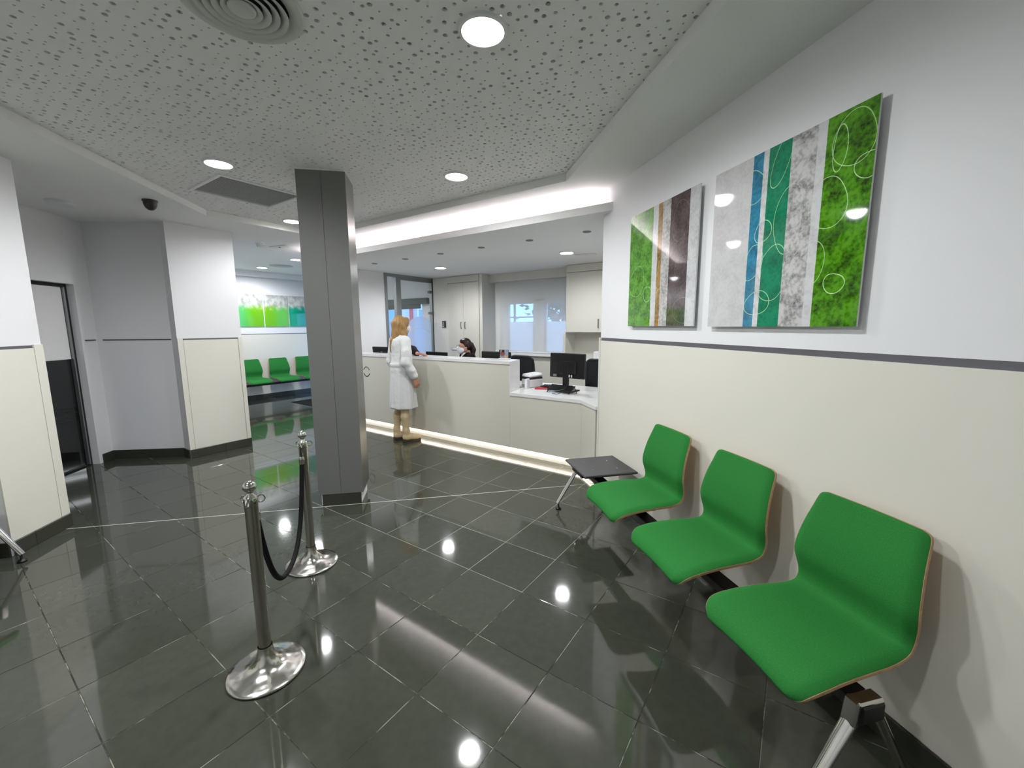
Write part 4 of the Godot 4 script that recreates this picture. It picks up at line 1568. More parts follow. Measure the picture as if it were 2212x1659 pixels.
# ------------------------------------------------------------------ queue barrier
func queue_barrier() -> void:
	var spots := [Vector3(-1.842, 0, -0.726), Vector3(-2.482, 0, -1.298)]
	var names := ["steel barrier post with round ball top, rope hung from its far side", "steel barrier post nearer the grey column, rope clip hooked on"]
	for k in 2:
		var o := thing("barrier_post", names[k], "barrier post", spots[k], -0.4, "rope barrier posts")
		var b := MB.new()
		b.lathe(Transform3D(), [Vector2(0.0001, 0.0005), Vector2(0.150, 0.0005), Vector2(0.1545, 0.003), Vector2(0.1555, 0.009), Vector2(0.152, 0.014), Vector2(0.135, 0.019), Vector2(0.11, 0.025), Vector2(0.085, 0.033), Vector2(0.065, 0.043), Vector2(0.048, 0.060), Vector2(0.037, 0.082), Vector2(0.031, 0.105), Vector2(0.029, 0.125)], 48)
		part("base", b, M.worn_steel, o)
		b = MB.new()
		b.lathe_hard(Transform3D(), [Vector2(0.0255, 0.12), Vector2(0.0255, 0.785)], 32)
		part("tube", b, M.post_steel, o)
		b = MB.new()
		b.lathe(Transform3D(), [Vector2(0.0268, 0.78), Vector2(0.0272, 0.785), Vector2(0.0272, 0.808), Vector2(0.024, 0.816), Vector2(0.014, 0.824), Vector2(0.011, 0.832), Vector2(0.014, 0.838)], 32)
		part("collar", b, M.chrome, o)
		b = MB.new()
		var prof := []
		for s in 15:
			var an := -PI / 2 + PI * s / 14.0
			prof.append(Vector2(maxf(0.0001, cos(an) * 0.0265), 0.858 + sin(an) * 0.0245))
		b.lathe(Transform3D(), prof, 28)
		part("ball", b, M.chrome, o)
		for s in 3:
			var an := TAU * s / 3.0 + 0.35
			var pts := []
			for q in 17:
				var t := TAU * q / 16.0
				var out := Vector3(cos(an), 0, sin(an))
				pts.append(out * (0.038 + cos(t) * 0.014) + Vector3(0, 0.797 + sin(t) * 0.016, 0))
			b = MB.new()
			b.tube(pts, 0.0034, 6, false)
			part("ring", b, M.chrome, o)
	# velvet rope
	var a: Vector3 = spots[0]
	var e: Vector3 = spots[1]
	var d := (e - a).normalized()
	var o := thing("barrier_rope", "black sagging rope between the two steel barrier posts", "rope", a)
	var pts := []
	var p0 := d * 0.045 + Vector3(0, 0.70, 0)
	var p1 := (e - a) - d * 0.055 + Vector3(0, 0.70, 0)
	for q in 41:
		var t := q / 40.0
		var x := lerpf(p0.dot(d), p1.dot(d), t - 0.04 * sin(TAU * t))
		var s := 2.0 * t - 1.0
		pts.append(d * x + Vector3(0, 0.235 + (0.70 - 0.235) * pow(absf(s), 2.3), 0))
	var b := MB.new()
	b.tube(smooth(pts, 1), 0.0125, 12)
	part("rope", b, M.rope_black, o)
	for k in 2:
		var p: Vector3 = p0 if k == 0 else p1
		b = MB.new()
		b.lathe(at(p - Vector3(0, 0.012, 0)), [Vector2(0.0001, 0.0), Vector2(0.0155, 0.0), Vector2(0.0155, 0.042), Vector2(0.008, 0.047), Vector2(0.0001, 0.047)], 16)
		part("end_cap", b, M.chrome, o)
		b = MB.new()
		b.tube([p + Vector3(0, 0.03, 0), p + Vector3(0, 0.07, 0), p + Vector3(0, 0.088, 0) - d * (0.006 if k == 0 else -0.006)], 0.005, 8)
		part("hook", b, M.black_metal, o)


# ------------------------------------------------------------------ things on and behind the desk
func monitor(label: String, p: Vector3, turn: float, w: float, h: float, lift: float, tilt := 0.0) -> Node3D:
	# seen from behind: p is the foot on the worktop, the screen faces -z
	var o := thing("monitor", label, "monitor", p, turn, "monitors on the reception desk")
	var x := Transform3D(Basis(Vector3.RIGHT, tilt), Vector3(0, lift + h / 2, 0))
	var b := MB.new()
	b.box(x, Vector3(w, h, 0.03), 0.009)
	part("housing", b, M.black_plastic, o)
	b = MB.new()
	b.box(x * Transform3D(Basis(), Vector3(0, -0.02, 0.022)), Vector3(w * 0.55, h * 0.55, 0.03), 0.012)
	part("back_bulge", b, M.black_plastic, o)
	b = MB.new()
	b.box(x * Transform3D(Basis(), Vector3(0, 0, -0.0155)), Vector3(w - 0.02, h - 0.02, 0.002))
	part("screen", b, M.screen_black, o)
	b = MB.new()
	b.box(at(Vector3(0, lift / 2 + 0.066, 0.03)), Vector3(0.08, lift + 0.12, 0.03), 0.006)
	part("neck", b, M.black_plastic, o)
	b = MB.new()
	b.box(at(Vector3(0, 0.008, 0.0)), Vector3(0.24, 0.016, 0.19), 0.006)
	part("foot", b, M.black_plastic, o)
	return o

func office_chair(label: String, p: Vector3, turn: float) -> void:
	var o := thing("office_chair", label, "chair", p, turn, "black office chairs behind the desk")
	# backrest seen from the front, facing -z... the back leans to +z
	var rows := []
	var b := MB.new()
	b.box(Transform3D(Basis(Vector3.RIGHT, 0.10), Vector3(0, 0.83, 0.24)), Vector3(0.40, 0.50, 0.012), 0.004)
	part("mesh_back", b, M.mesh_cloth, o)
	b = MB.new()
	var pts := []
	for q in 33:
		var t := TAU * q / 32.0
		var c := Vector2(signf(cos(t)) * pow(absf(cos(t)), 0.3) * 0.215, signf(sin(t)) * pow(absf(sin(t)), 0.3) * 0.265)
		pts.append(Transform3D(Basis(Vector3.RIGHT, 0.10), Vector3(0, 0.83, 0.24)) * Vector3(c.x, c.y, 0))
	b.tube(pts, 0.017, 8, false)
	part("back_frame", b, M.black_plastic, o)
	b = MB.new()
	b.tube([Vector3(0, 0.42, 0.1), Vector3(0, 0.45, 0.24), Vector3(0, 0.6, 0.245)], 0.022, 8)
	part("back_post", b, M.black_plastic, o)
	b = MB.new()
	b.box(at(Vector3(0, 0.46, 0)), Vector3(0.47, 0.07, 0.45), 0.03)
	part("seat", b, M.charcoal, o)
	b = MB.new()
	b.tube([Vector3(0, 0.07, 0), Vector3(0, 0.42, 0)], 0.025, 10)
	part("gas_column", b, M.black_metal, o)
	for k in 5:
		var an := TAU * k / 5
		var dv := Vector3(cos(an), 0, sin(an))
		b = MB.new()
		b.tube([dv * 0.02 + Vector3(0, 0.09, 0), dv * 0.28 + Vector3(0, 0.065, 0)], [0.022, 0.014], 8)
		var leg := part("leg", b, M.black_plastic, o)
		b = MB.new()
		b.lathe(Transform3D(Basis(dv.cross(Vector3.UP), dv, Vector3.UP).orthonormalized(), dv * 0.26 + Vector3(0, 0.0285, 0)), [Vector2(0.0001, 0.0), Vector2(0.028, 0.002), Vector2(0.028, 0.036), Vector2(0.0001, 0.038)], 14)
		part("castor", b, M.black_plastic, leg)

func desk_things() -> void:
	var top := 0.7556
	var o := monitor("small black monitor with pale emblem on its back, at the desk's far end", Vector3(-5.71, top, -4.46), 0.10, 0.47, 0.28, 0.155, 0.12)
	var b := MB.new()
	b.box(Transform3D(Basis(Vector3.RIGHT, 0.12), Vector3(0.0, 0.338, 0.046)), Vector3(0.018, 0.05, 0.002), 0.0)
	b.box(Transform3D(Basis(Vector3.RIGHT, 0.12), Vector3(0.012, 0.35, 0.0455)), Vector3(0.03, 0.012, 0.002), 0.0)
	part("emblem", b, M.led_grey, o)
	monitor("black monitor top showing over the counter beside the hand", Vector3(-4.47, top, -4.46), -0.05, 0.47, 0.28, 0.105)
	monitor("black monitor behind the brochure stand", Vector3(-3.35, top, -4.46), -0.03, 0.50, 0.28, 0.145)
	o = monitor("large black monitor standing on the low white desk", Vector3(-2.20, top, -4.32), -0.12, 0.49, 0.29, 0.155, -0.04)
	b = MB.new()
	b.box(at(Vector3(-0.15, 0.18, 0.035)), Vector3(0.05, 0.03, 0.02), 0.004)
	part("cable_socket", b, M.grey_plastic, o)
	b = MB.new()
	for x in [0.055, 0.085]:
		b.box(at(Vector3(x, 0.185, 0.04)), Vector3(0.014, 0.03, 0.012), 0.002)
	part("plug", b, M.white_plastic, o)
	# folding stand and loose leads below the large monitor
	o = thing("document_stand", "black folding stand under the large monitor", "stand", Vector3(-2.20, top, -4.22), -0.12)
	b = MB.new()
	b.box(Transform3D(Basis(Vector3.RIGHT, 0.45), Vector3(0, 0.052, 0.045)), Vector3(0.33, 0.012, 0.12), 0.003)
	part("plate", b, M.black_plastic, o)
	for sx in [-0.15, 0.15]:
		b = MB.new()
		b.tube([Vector3(sx, 0.005, 0.11), Vector3(sx, 0.075, 0.0), Vector3(sx, 0.006, -0.05)], 0.006, 6)
		part("strut", b, M.black_metal, o)
	var cables := [[Vector3(-0.13, 0.006, 0.10), Vector3(-0.08, 0.03, 0.135), Vector3(0.02, 0.035, 0.13), Vector3(0.05, 0.05, 0.05)], [Vector3(-0.02, 0.006, 0.19), Vector3(0.05, 0.006, 0.17), Vector3(0.08, 0.05, 0.10), Vector3(0.09, 0.13, 0.02)], [Vector3(0.12, 0.006, 0.10), Vector3(0.16, 0.006, 0.06), Vector3(0.2, 0.006, 0.05), Vector3(0.17, 0.006, -0.03)]]
	for k in 3:
		var c := MB.new()
		c.tube(smooth(cables[k], 6), 0.0035, 6)
		one("cable", c, M.black_plastic if k == 1 else M.grey_plastic, ["pale grey cable curling under the large monitor", "black cable trailing over the desk edge below the large monitor", "grey cable lying right of the monitor stand"][k], "cable", Vector3(-2.20, top, -4.22), -0.12)
	o = thing("keyboard", "black keyboard lying behind the large monitor", "keyboard", Vector3(-2.42, top, -4.48), 0.2)
	b = MB.new()
	b.box(Transform3D(Basis(Vector3.RIGHT, -0.08), Vector3(0, 0.013, 0)), Vector3(0.40, 0.014, 0.14), 0.004)
	part("tray", b, M.black_plastic, o)
	for r in 4:
		for k in 12:
			b = MB.new()
			b.box(at(Vector3(-0.17 + k * 0.031, 0.023 - (r - 1.5) * 0.0024, -0.048 + r * 0.031)), Vector3(0.026, 0.006, 0.026), 0.003)
			part("key", b, M.charcoal, o)
	b = MB.new()
	b.box(at(Vector3(0, 0.003, 0)), Vector3(0.21, 0.005, 0.15), 0.0)
	one("red_folder", b, M.red_paper, "red folder lying flat beside the white printer", "folder", Vector3(-2.53, top, -4.33), 0.5)
	b = MB.new()
	b.box(at(Vector3(0, 0.0012, 0)), Vector3(0.21, 0.002, 0.29), 0.0)
	one("paper_sheet", b, M.white_paper, "white sheet of paper beside the red folder", "paper", Vector3(-2.50, top, -4.58), 0.9)
	# label printer
	o = thing("label_printer", "small white printer with dark slot on the low desk", "printer", Vector3(-2.735, top, -4.40), -0.35)
	b = MB.new()
	b.bx(Vector3(-0.085, 0.0, -0.11), Vector3(0.085, 0.105, 0.11), 0.012)
	part("body", b, M.white_plastic, o)
	b = MB.new()
	b.bx(Vector3(-0.082, 0.104, -0.105), Vector3(0.082, 0.13, 0.107), 0.006)
	part("slot", b, M.black_plastic, o)
	b = MB.new()
	b.box(Transform3D(Basis(Vector3.RIGHT, 0.06), Vector3(0, 0.150, 0)), Vector3(0.175, 0.045, 0.215), 0.018)
	part("lid", b, M.white_plastic, o)
	for k in 4:
		b = MB.new()
		b.bx(Vector3(-0.07 + k * 0.022, 0.02, 0.1095), Vector3(-0.053 + k * 0.022, 0.034, 0.1115))
		part("button", b, M.grey_plastic, o)
	b = MB.new()
	b.bx(Vector3(-0.015, 0, -0.05), Vector3(0.015, 0.12, 0.05), 0.002)
	one("paper_holder", b, M.white_paper, "white card stand squeezed between counter end and printer", "card stand", Vector3(-2.70, top, -4.23), 0.2)
	# brochure stand with printed leaflet
	o = thing("brochure_stand", "small stand with a printed leaflet on the white counter", "brochure stand", Vector3(-2.93, 1.1155, -4.07), 0.25)
	b = MB.new()
	b.bx(Vector3(-0.065, 0.0, -0.05), Vector3(0.065, 0.014, 0.05), 0.002)
	part("base", b, M.white_plastic, o)
	var sz := 96
	var im := Image.create(sz, sz, false, Image.FORMAT_RGB8)
	im.fill(c8(120, 128, 146))
	var nz := noise(401, 0.06, 3)
	for y in sz:
		for x in sz:
			var p := Vector2(float(x) / sz, float(y) / sz)
			var c := c8(110, 120, 140).lerp(c8(160, 168, 180), nz.get_noise_2d(x, y) + 0.5)
			if (p - Vector2(0.38, 0.42)).length() < 0.26 + 0.1 * nz.get_noise_2d(x * 2, y * 2):
				c = c8(170, 96, 84).lerp(c8(60, 26, 30), clampf(nz.get_noise_2d(x * 3, y * 3) + 0.4, 0, 1))
			if (p - Vector2(0.42, 0.14)).length() < 0.15:
				c = c8(40, 26, 26)
			if (p - Vector2(0.72, 0.80)).length() < 0.16:
				c = c8(196, 156, 84)
			if p.x < 0.12:
				c = c8(34, 26, 30)
			if p.y > 0.92:
				c = c8(226, 222, 216)
			im.set_pixel(x, y, c)
	var pm := mat("leaflet_print", Color.WHITE, 0.3)
	pm.albedo_texture = ImageTexture.create_from_image(im)
	b = MB.new()
	b.poly([Vector3(-0.06, 0.012, 0.028), Vector3(0.06, 0.012, 0.028), Vector3(0.06, 0.118, 0.016), Vector3(-0.06, 0.118, 0.016)], Vector3(0, 0.06, -0.2), [Vector2(0, 1), Vector2(1, 1), Vector2(1, 0), Vector2(0, 0)])
	part("leaflet", b, pm, o)
	b = MB.new()
	b.box(Transform3D(Basis(Vector3.RIGHT, -0.11), Vector3(0, 0.064, 0.018)), Vector3(0.124, 0.112, 0.006), 0.001)
	part("back_plate", b, M.black_plastic, o)
	office_chair("black mesh office chair behind the white printer", Vector3(-3.17, 0, -5.14), PI - 0.15 + PI)
	office_chair("black mesh office chair right of the large monitor", Vector3(-2.02, 0, -5.14), 0.1)
	# white box in the niche
	o = thing("niche_device", "small white box standing on the worktop in the niche", "appliance", Vector3(-2.58, 0.99, -6.26))
	b = MB.new()
	b.bx(Vector3(-0.1, 0, -0.1), Vector3(0.1, 0.12, 0.1), 0.012)
	part("body", b, M.white_plastic, o)
	b = MB.new()
	b.lathe(Transform3D(Basis(Vector3.FORWARD, PI / 2), Vector3(-0.1, 0.05, 0.02)), [Vector2(0.0001, -0.012), Vector2(0.016, -0.01), Vector2(0.016, 0.0)], 12)
	part("knob", b, M.grey_plastic, o)


# ------------------------------------------------------------------ ceiling fittings
func ceiling_things() -> void:
	# round air diffuser of nested cones
	var o := thing("round_diffuser", "large round air diffuser of nested grey cones in perforated ceiling", "air vent", Vector3(-1.83, Y_PERF, -0.855))
	var b := MB.new()
	b.lathe(Transform3D(), [Vector2(0.213, 0.0), Vector2(0.212, -0.007), Vector2(0.206, -0.011), Vector2(0.185, -0.010), Vector2(0.166, -0.003), Vector2(0.160, 0.0)], 56)
	part("rim", b, M.vent_white, o)
	for k in 4:
		var r := 0.152 - k * 0.030
		b = MB.new()
		b.lathe(Transform3D(), [Vector2(r - 0.020, 0.0), Vector2(r - 0.010, -0.008), Vector2(r + 0.004, -0.017), Vector2(r + 0.007, -0.018), Vector2(r + 0.006, -0.021), Vector2(r - 0.014, -0.011), Vector2(r - 0.023, 0.0)], 48)
		part("cone", b, M.vent_white, o)
	b = MB.new()
	b.lathe(Transform3D(), [Vector2(0.0001, -0.024), Vector2(0.036, -0.0235), Vector2(0.046, -0.020), Vector2(0.048, -0.014), Vector2(0.036, 0.0)], 36)
	part("centre_disc", b, M.vent_white, o)
	b = MB.new()
	b.lathe_hard(Transform3D(), [Vector2(0.168, 0.0), Vector2(0.168, 0.22), Vector2(0.0001, 0.22)], 36)
	part("duct", b, M.duct_steel, o)
	# rectangular slatted grille
	o = thing("ceiling_grille", "rectangular dark slatted air grille in ceiling beside the column", "air vent", Vector3(-4.20, Y_PERF, -1.875))
	var hx := 0.30
	var hz := 0.325
	b = MB.new()
	for r in [[-hx - 0.02, hx + 0.02, -hz - 0.02, -hz + 0.008], [-hx - 0.02, hx + 0.02, hz - 0.008, hz + 0.02], [-hx - 0.02, -hx + 0.008, -hz, hz], [hx - 0.008, hx + 0.02, -hz, hz]]:
		b.bx(Vector3(r[0], -0.010, r[2]), Vector3(r[1], 0.004, r[3]), 0.003)
	part("frame", b, M.white_plastic, o)
	b = MB.new()
	b.box(Transform3D(Basis(Vector3.RIGHT, 0.0), Vector3.ZERO), Vector3(0.012, 0.0016, hz * 2 - 0.01))
	var slat := MB.new()
	slat.box(Transform3D(Basis(Vector3.FORWARD, 0.0), Vector3.ZERO), Vector3(0.0070, 0.0016, hz * 2 - 0.012))
	var sm := slat.mesh(M.grille_grey)
	for k in 26:
		again("slat", sm, o, at(Vector3(-hx + 0.022 + k * 0.0222, -0.005, 0)))
	b = MB.new()
	for r in [[-hx - 0.002, -hx, -hz, hz], [hx, hx + 0.002, -hz, hz], [-hx, hx, -hz - 0.002, -hz], [-hx, hx, hz, hz + 0.002]]:
		b.bx(Vector3(r[0], 0.0, r[2]), Vector3(r[1], 0.22, r[3]))
	b.bx(Vector3(-hx, 0.218, -hz), Vector3(hx, 0.22, hz))
	part("duct", b, M.duct_steel, o)
	# dome camera
	o = thing("dome_camera", "small dark dome camera hanging from the plain ceiling border", "camera", Vector3(-4.95, Y_BORDER, -1.37))
	b = MB.new()
	b.lathe(Transform3D(), [Vector2(0.058, 0.0), Vector2(0.058, -0.012), Vector2(0.052, -0.016)], 24)
	part("base", b, mat("camera_brown", c8(52, 44, 44), 0.35), o)
	b = MB.new()
	b.lathe(Transform3D(), [Vector2(0.052, -0.014), Vector2(0.050, -0.04), Vector2(0.040, -0.066), Vector2(0.022, -0.084), Vector2(0.0001, -0.09)], 24)
	part("dome", b, M.camera_brown, o)
	o = thing("ceiling_sensor", "flat white round sensor on ceiling near the doorway", "sensor", Vector3(-5.66, Y_BORDER, -0.915))
	b = MB.new()
	b.lathe(Transform3D(), [Vector2(0.10, 0.0), Vector2(0.10, -0.012), Vector2(0.09, -0.026), Vector2(0.06, -0.034), Vector2(0.0001, -0.036)], 32)
	part("cover", b, M.white_plastic, o)
	b = MB.new()
	b.lathe(Transform3D(), [Vector2(0.112, 0.001), Vector2(0.112, -0.006), Vector2(0.10, -0.007)], 32)
	part("base_ring", b, M.white_plastic, o)
	o = thing("smoke_detector", "white smoke detector on ceiling of the far waiting area", "smoke detector", Vector3(-6.20, Y_BORDER, -2.87))
	b = MB.new()
	b.lathe(Transform3D(), [Vector2(0.055, 0.0), Vector2(0.055, -0.018), Vector2(0.05, -0.022)], 24)
	part("base", b, M.white_plastic, o)
	b = MB.new()
	b.lathe(Transform3D(), [Vector2(0.043, -0.02), Vector2(0.043, -0.05), Vector2(0.036, -0.056), Vector2(0.0001, -0.057)], 24)
	part("chamber", b, M.white_plastic, o)
	o = thing("emergency_light", "flat recessed emergency light on ceiling behind smoke detector", "light fitting", Vector3(-6.22, Y_BORDER, -3.14), 0.2)
	b = MB.new()
	b.bx(Vector3(-0.16, -0.012, -0.05), Vector3(0.16, 0.0, 0.05), 0.004)
	part("plate", b, M.white_plastic, o)
	b = MB.new()
	b.lathe(Transform3D(), [Vector2(0.02, -0.012), Vector2(0.012, -0.02), Vector2(0.0001, -0.022)], 12)
	part("lens", b, M.chrome, o)
	o = thing("far_diffuser", "round air diffuser on ceiling of the far waiting area", "air vent", Vector3(-8.12, Y_BORDER, -4.1))
	for k in 4:
		b = MB.new()
		var r := 0.2 - k * 0.045
		b.lathe(Transform3D(), [Vector2(r, 0.0), Vector2(r - 0.004, -0.008), Vector2(r - 0.03, -0.004), Vector2(r - 0.034, 0.0)], 32)
		part("cone", b, M.vent_white, o)
	# six spotlights switched off over the counter
	for k in 6:
		o = thing("unlit_spotlight", "small grey recessed spotlight, unlit, in the row over the counter", "spotlight", Vector3(-5.42 + k * 0.709, Y_REC, -4.15 + k * 0.014), 0.0, "unlit spotlights over the counter")
		b = MB.new()
		b.lathe(Transform3D(), [Vector2(0.044, 0.001), Vector2(0.043, -0.005), Vector2(0.034, -0.006), Vector2(0.032, -0.002)], 24)
		part("rim", b, M.grey_plastic, o)
		b = MB.new()
		b.lathe(Transform3D(), [Vector2(0.033, -0.002), Vector2(0.0001, -0.003)], 24)
		part("lens", b, M.led_grey, o)
	o = thing("reception_emergency_light", "flat emergency light on the reception ceiling by wall cupboard", "light fitting", Vector3(-2.46, Y_REC, -5.32), 0.3)
	b = MB.new()
	b.bx(Vector3(-0.15, -0.01, -0.05), Vector3(0.15, 0.0, 0.05), 0.004)
	part("plate", b, M.white_plastic, o)
	b = MB.new()
	b.lathe(Transform3D(), [Vector2(0.018, -0.01), Vector2(0.01, -0.018), Vector2(0.0001, -0.02)], 12)
	part("lens", b, M.white_plastic, o)


func small_fittings() -> void:
	# dark glazed door with a white blind in the left doorway
	var k := Vector2(-6.53, -1.18)
	var ed := Vector2(0.692, 0.722)
	var o := thing("corridor_door", "dark glazed door with white blind in the left doorway", "door", Vector3(k.x + ed.x * 0.2, 0, k.y + ed.y * 0.2), atan2(-ed.y, ed.x))
	# local x runs along the doorway, local z goes behind it
	var b := MB.new()
	for r in [[0.0, 0.035, 0.0, 1.985], [1.015, 1.05, 0.0, 1.985], [0.035, 1.015, 1.95, 1.985], [0.035, 1.015, 0.004, 0.014]]:
		b.bx(Vector3(r[0], r[2], 0.12), Vector3(r[1], r[3], 0.07), 0.003)
	part("frame", b, M.black_metal, o)
	b = MB.new()
	b.bx(Vector3(0.035, 0.014, 0.095), Vector3(0.05, 1.95, 0.06), 0.002)
	part("edge_profile", b, M.aluminium, o)
	b = MB.new()
	b.bx(Vector3(0.05, 0.014, 0.10), Vector3(1.015, 1.95, 0.094))
	part("pane", b, M.dark_glass, o)
	b = MB.new()
	b.bx(Vector3(0.055, 1.20, 0.088), Vector3(0.62, 1.985, 0.084))
	part("blind", b, M.solid_white, o)
	b = MB.new()
	b.bx(Vector3(0.055, 1.192, 0.090), Vector3(0.62, 1.204, 0.080), 0.002)
	part("blind_bar", b, M.white_plastic, o)
	# added glowing bands, hidden from direct view, that put bright streaks on the floor
	o = thing("added_corridor_bands", "glowing bands added at the end of the dark corridor for floor reflections", "window", Vector3(-11.49, 0, -1.6))
	for r in [[1.22, 1.28], [1.36, 1.43], [1.85, 1.95]]:
		b = MB.new()
		b.bx(Vector3(0, r[0], -0.35), Vector3(0.02, r[1], 0.35), 0.003)
		part("glow_band", b, M.added_band_glow, o)
	b = MB.new()
	for y in [1.20, 1.285, 1.435, 1.84, 1.955]:
		b.bx(Vector3(0, y, -0.38), Vector3(0.025, y + 0.012, 0.38), 0.002)
	part("frame", b, M.black_metal, o)
	b = MB.new()
	b.bx(Vector3(-0.45, 0.0005, -0.3), Vector3(0.45, 0.008, 0.3), 0.003)
	one("floor_mat", b, M.charcoal, "dark floor mat in front of the far green seats", "mat", Vector3(-8.0, 0, -4.55))


# ------------------------------------------------------------------ people
func join(a: MB, b: MB) -> void:
	var f := a.v.size()
	a.v.append_array(b.v); a.n.append_array(b.n); a.t.append_array(b.t)
	for x in b.i:
		a.i.append(f + x)

func hand(wrist: Vector3, d: Vector3, palm: Vector3, thumb_side: float, curl: float, s := 1.0) -> Array:
	d = d.normalized()
	palm = (palm - d * palm.dot(d)).normalized()
	var l := d.cross(palm) * thumb_side        # towards the thumb
	var out := []
	for q in 3:
		var o := l * (q - 1) * 0.024 * s
		out.append([wrist + o * 0.7, wrist + d * 0.082 * s + o, 0.018 * s, 0.016 * s])
	var lens := [0.066, 0.076, 0.070, 0.054]
	for q in 4:
		var p := wrist + d * (0.086 - 0.004 * absf(q - 1.0)) * s + l * (0.031 - q * 0.021) * s
		var dirv := d
		var r := 0.0095 * s
		for j in 3:
			dirv = dirv.rotated(d.cross(palm).normalized(), curl * [0.5, 1.0, 0.8][j])
			var e: Vector3 = p + dirv * lens[q] * [0.45, 0.31, 0.24][j] * s
			out.append([p, e, r, r * 0.92])
			p = e
			r *= 0.92
	var t0 := wrist + d * 0.025 * s + l * 0.026 * s
	var t1 := t0 + (d * 0.6 + l * 0.55 + palm * 0.25).normalized() * 0.040 * s
	var t2 := t1 + (d * 0.85 + l * 0.1 + palm * (0.2 + curl * 0.4)).normalized() * 0.032 * s
	var t3 := t2 + (d * 0.9 + palm * (0.2 + curl * 0.5)).normalized() * 0.024 * s
	out.append([t0, t1, 0.014 * s, 0.0115 * s]); out.append([t1, t2, 0.0115 * s, 0.0098 * s]); out.append([t2, t3, 0.0098 * s, 0.0085 * s])
	return out

# head about its centre c, looking along -z; face features included
func head_bones(c: Vector3, s := 1.0) -> Array:
	var o := [
		[c + Vector3(0, 0.030, 0.012) * s, c + Vector3(0, 0.010, -0.020) * s, 0.083 * s, 0.074 * s],
		[c + Vector3(0, -0.02, -0.03) * s, c + Vector3(0, -0.078, -0.048) * s, 0.060 * s, 0.034 * s],
		[c + Vector3(-0.035, -0.04, -0.01) * s, c + Vector3(0.035, -0.04, -0.01) * s, 0.045 * s, 0.045 * s],
		[c + Vector3(0, 0.012, -0.088) * s, c + Vector3(0, -0.028, -0.106) * s, 0.010 * s, 0.014 * s],
		[c + Vector3(-0.03, 0.028, -0.078) * s, c + Vector3(0.03, 0.028, -0.078) * s, 0.014 * s, 0.014 * s],
		[c + Vector3(-0.018, -0.058, -0.084) * s, c + Vector3(0.018, -0.058, -0.084) * s, 0.011 * s, 0.011 * s],
	]
	for sx in [-1.0, 1.0]:
		o.append([c + Vector3(sx * 0.078, 0.016, 0.012) * s, c + Vector3(sx * 0.076, -0.022, 0.006) * s, 0.014 * s, 0.010 * s])
	return o

func eyes(o: Node3D, c: Vector3) -> void:
	for sx in [-1.0, 1.0]:
		var b := MB.new()
		b.lathe(Transform3D(Basis(Vector3.RIGHT, -PI / 2), c + Vector3(sx * 0.031, 0.004, -0.077)), [Vector2(0.0001, 0.013), Vector2(0.006, 0.0115), Vector2(0.011, 0.006), Vector2(0.012, 0.0)], 14)
		part("eye", b, M.solid_white, o)
		b = MB.new()
		b.lathe(Transform3D(Basis(Vector3.RIGHT, -PI / 2), c + Vector3(sx * 0.031, 0.004, -0.077)), [Vector2(0.0001, 0.0145), Vector2(0.005, 0.0125)], 12)
		part("iris", b, M.charcoal, o)

func people() -> void:
	mat("skin", c8(196, 142, 118), 0.55, 0.0, 0.4)
	mat("lab_coat", c8(226, 227, 226), 0.8, 0.0, 0.25)
	bump(M.lab_coat, noise_tex(501, 256, 0.02, Color.BLACK, Color.WHITE, 3), 0.6); tri(M.lab_coat, 2.5, false)
	mat("boot_suede", Color.WHITE, 0.85, 0.0, 0.2)
	M.boot_suede.albedo_texture = noise_tex(502, 128, 0.05, c8(198, 176, 138), c8(222, 202, 166), 3); tri(M.boot_suede, 4.0, false)
	mat("boot_sole", c8(62, 46, 34), 0.7)
	mat("blond_hair", Color.WHITE, 0.45, 0.0, 0.4)
	M.blond_hair.albedo_texture = noise_tex(503, 256, 0.06, c8(118, 82, 44), c8(220, 184, 128), 3)
	M.blond_hair.uv1_triplanar = true; M.blond_hair.uv1_scale = Vector3(9, 0.5, 9)
	mat("brown_hair", Color.WHITE, 0.4, 0.0, 0.4)
	M.brown_hair.albedo_texture = noise_tex(504, 256, 0.06, c8(22, 14, 12), c8(66, 40, 32), 3)
	M.brown_hair.uv1_triplanar = true; M.brown_hair.uv1_scale = Vector3(8, 0.6, 8)
	mat("mask_white", c8(228, 228, 230), 0.75, 0.0, 0.25)
	mat("dark_suit", c8(28, 24, 26), 0.85, 0.0, 0.25)
	mat("dark_trousers", c8(30, 28, 28), 0.9)
	standing_doctor()
	receptionist()
	leaning_colleague()

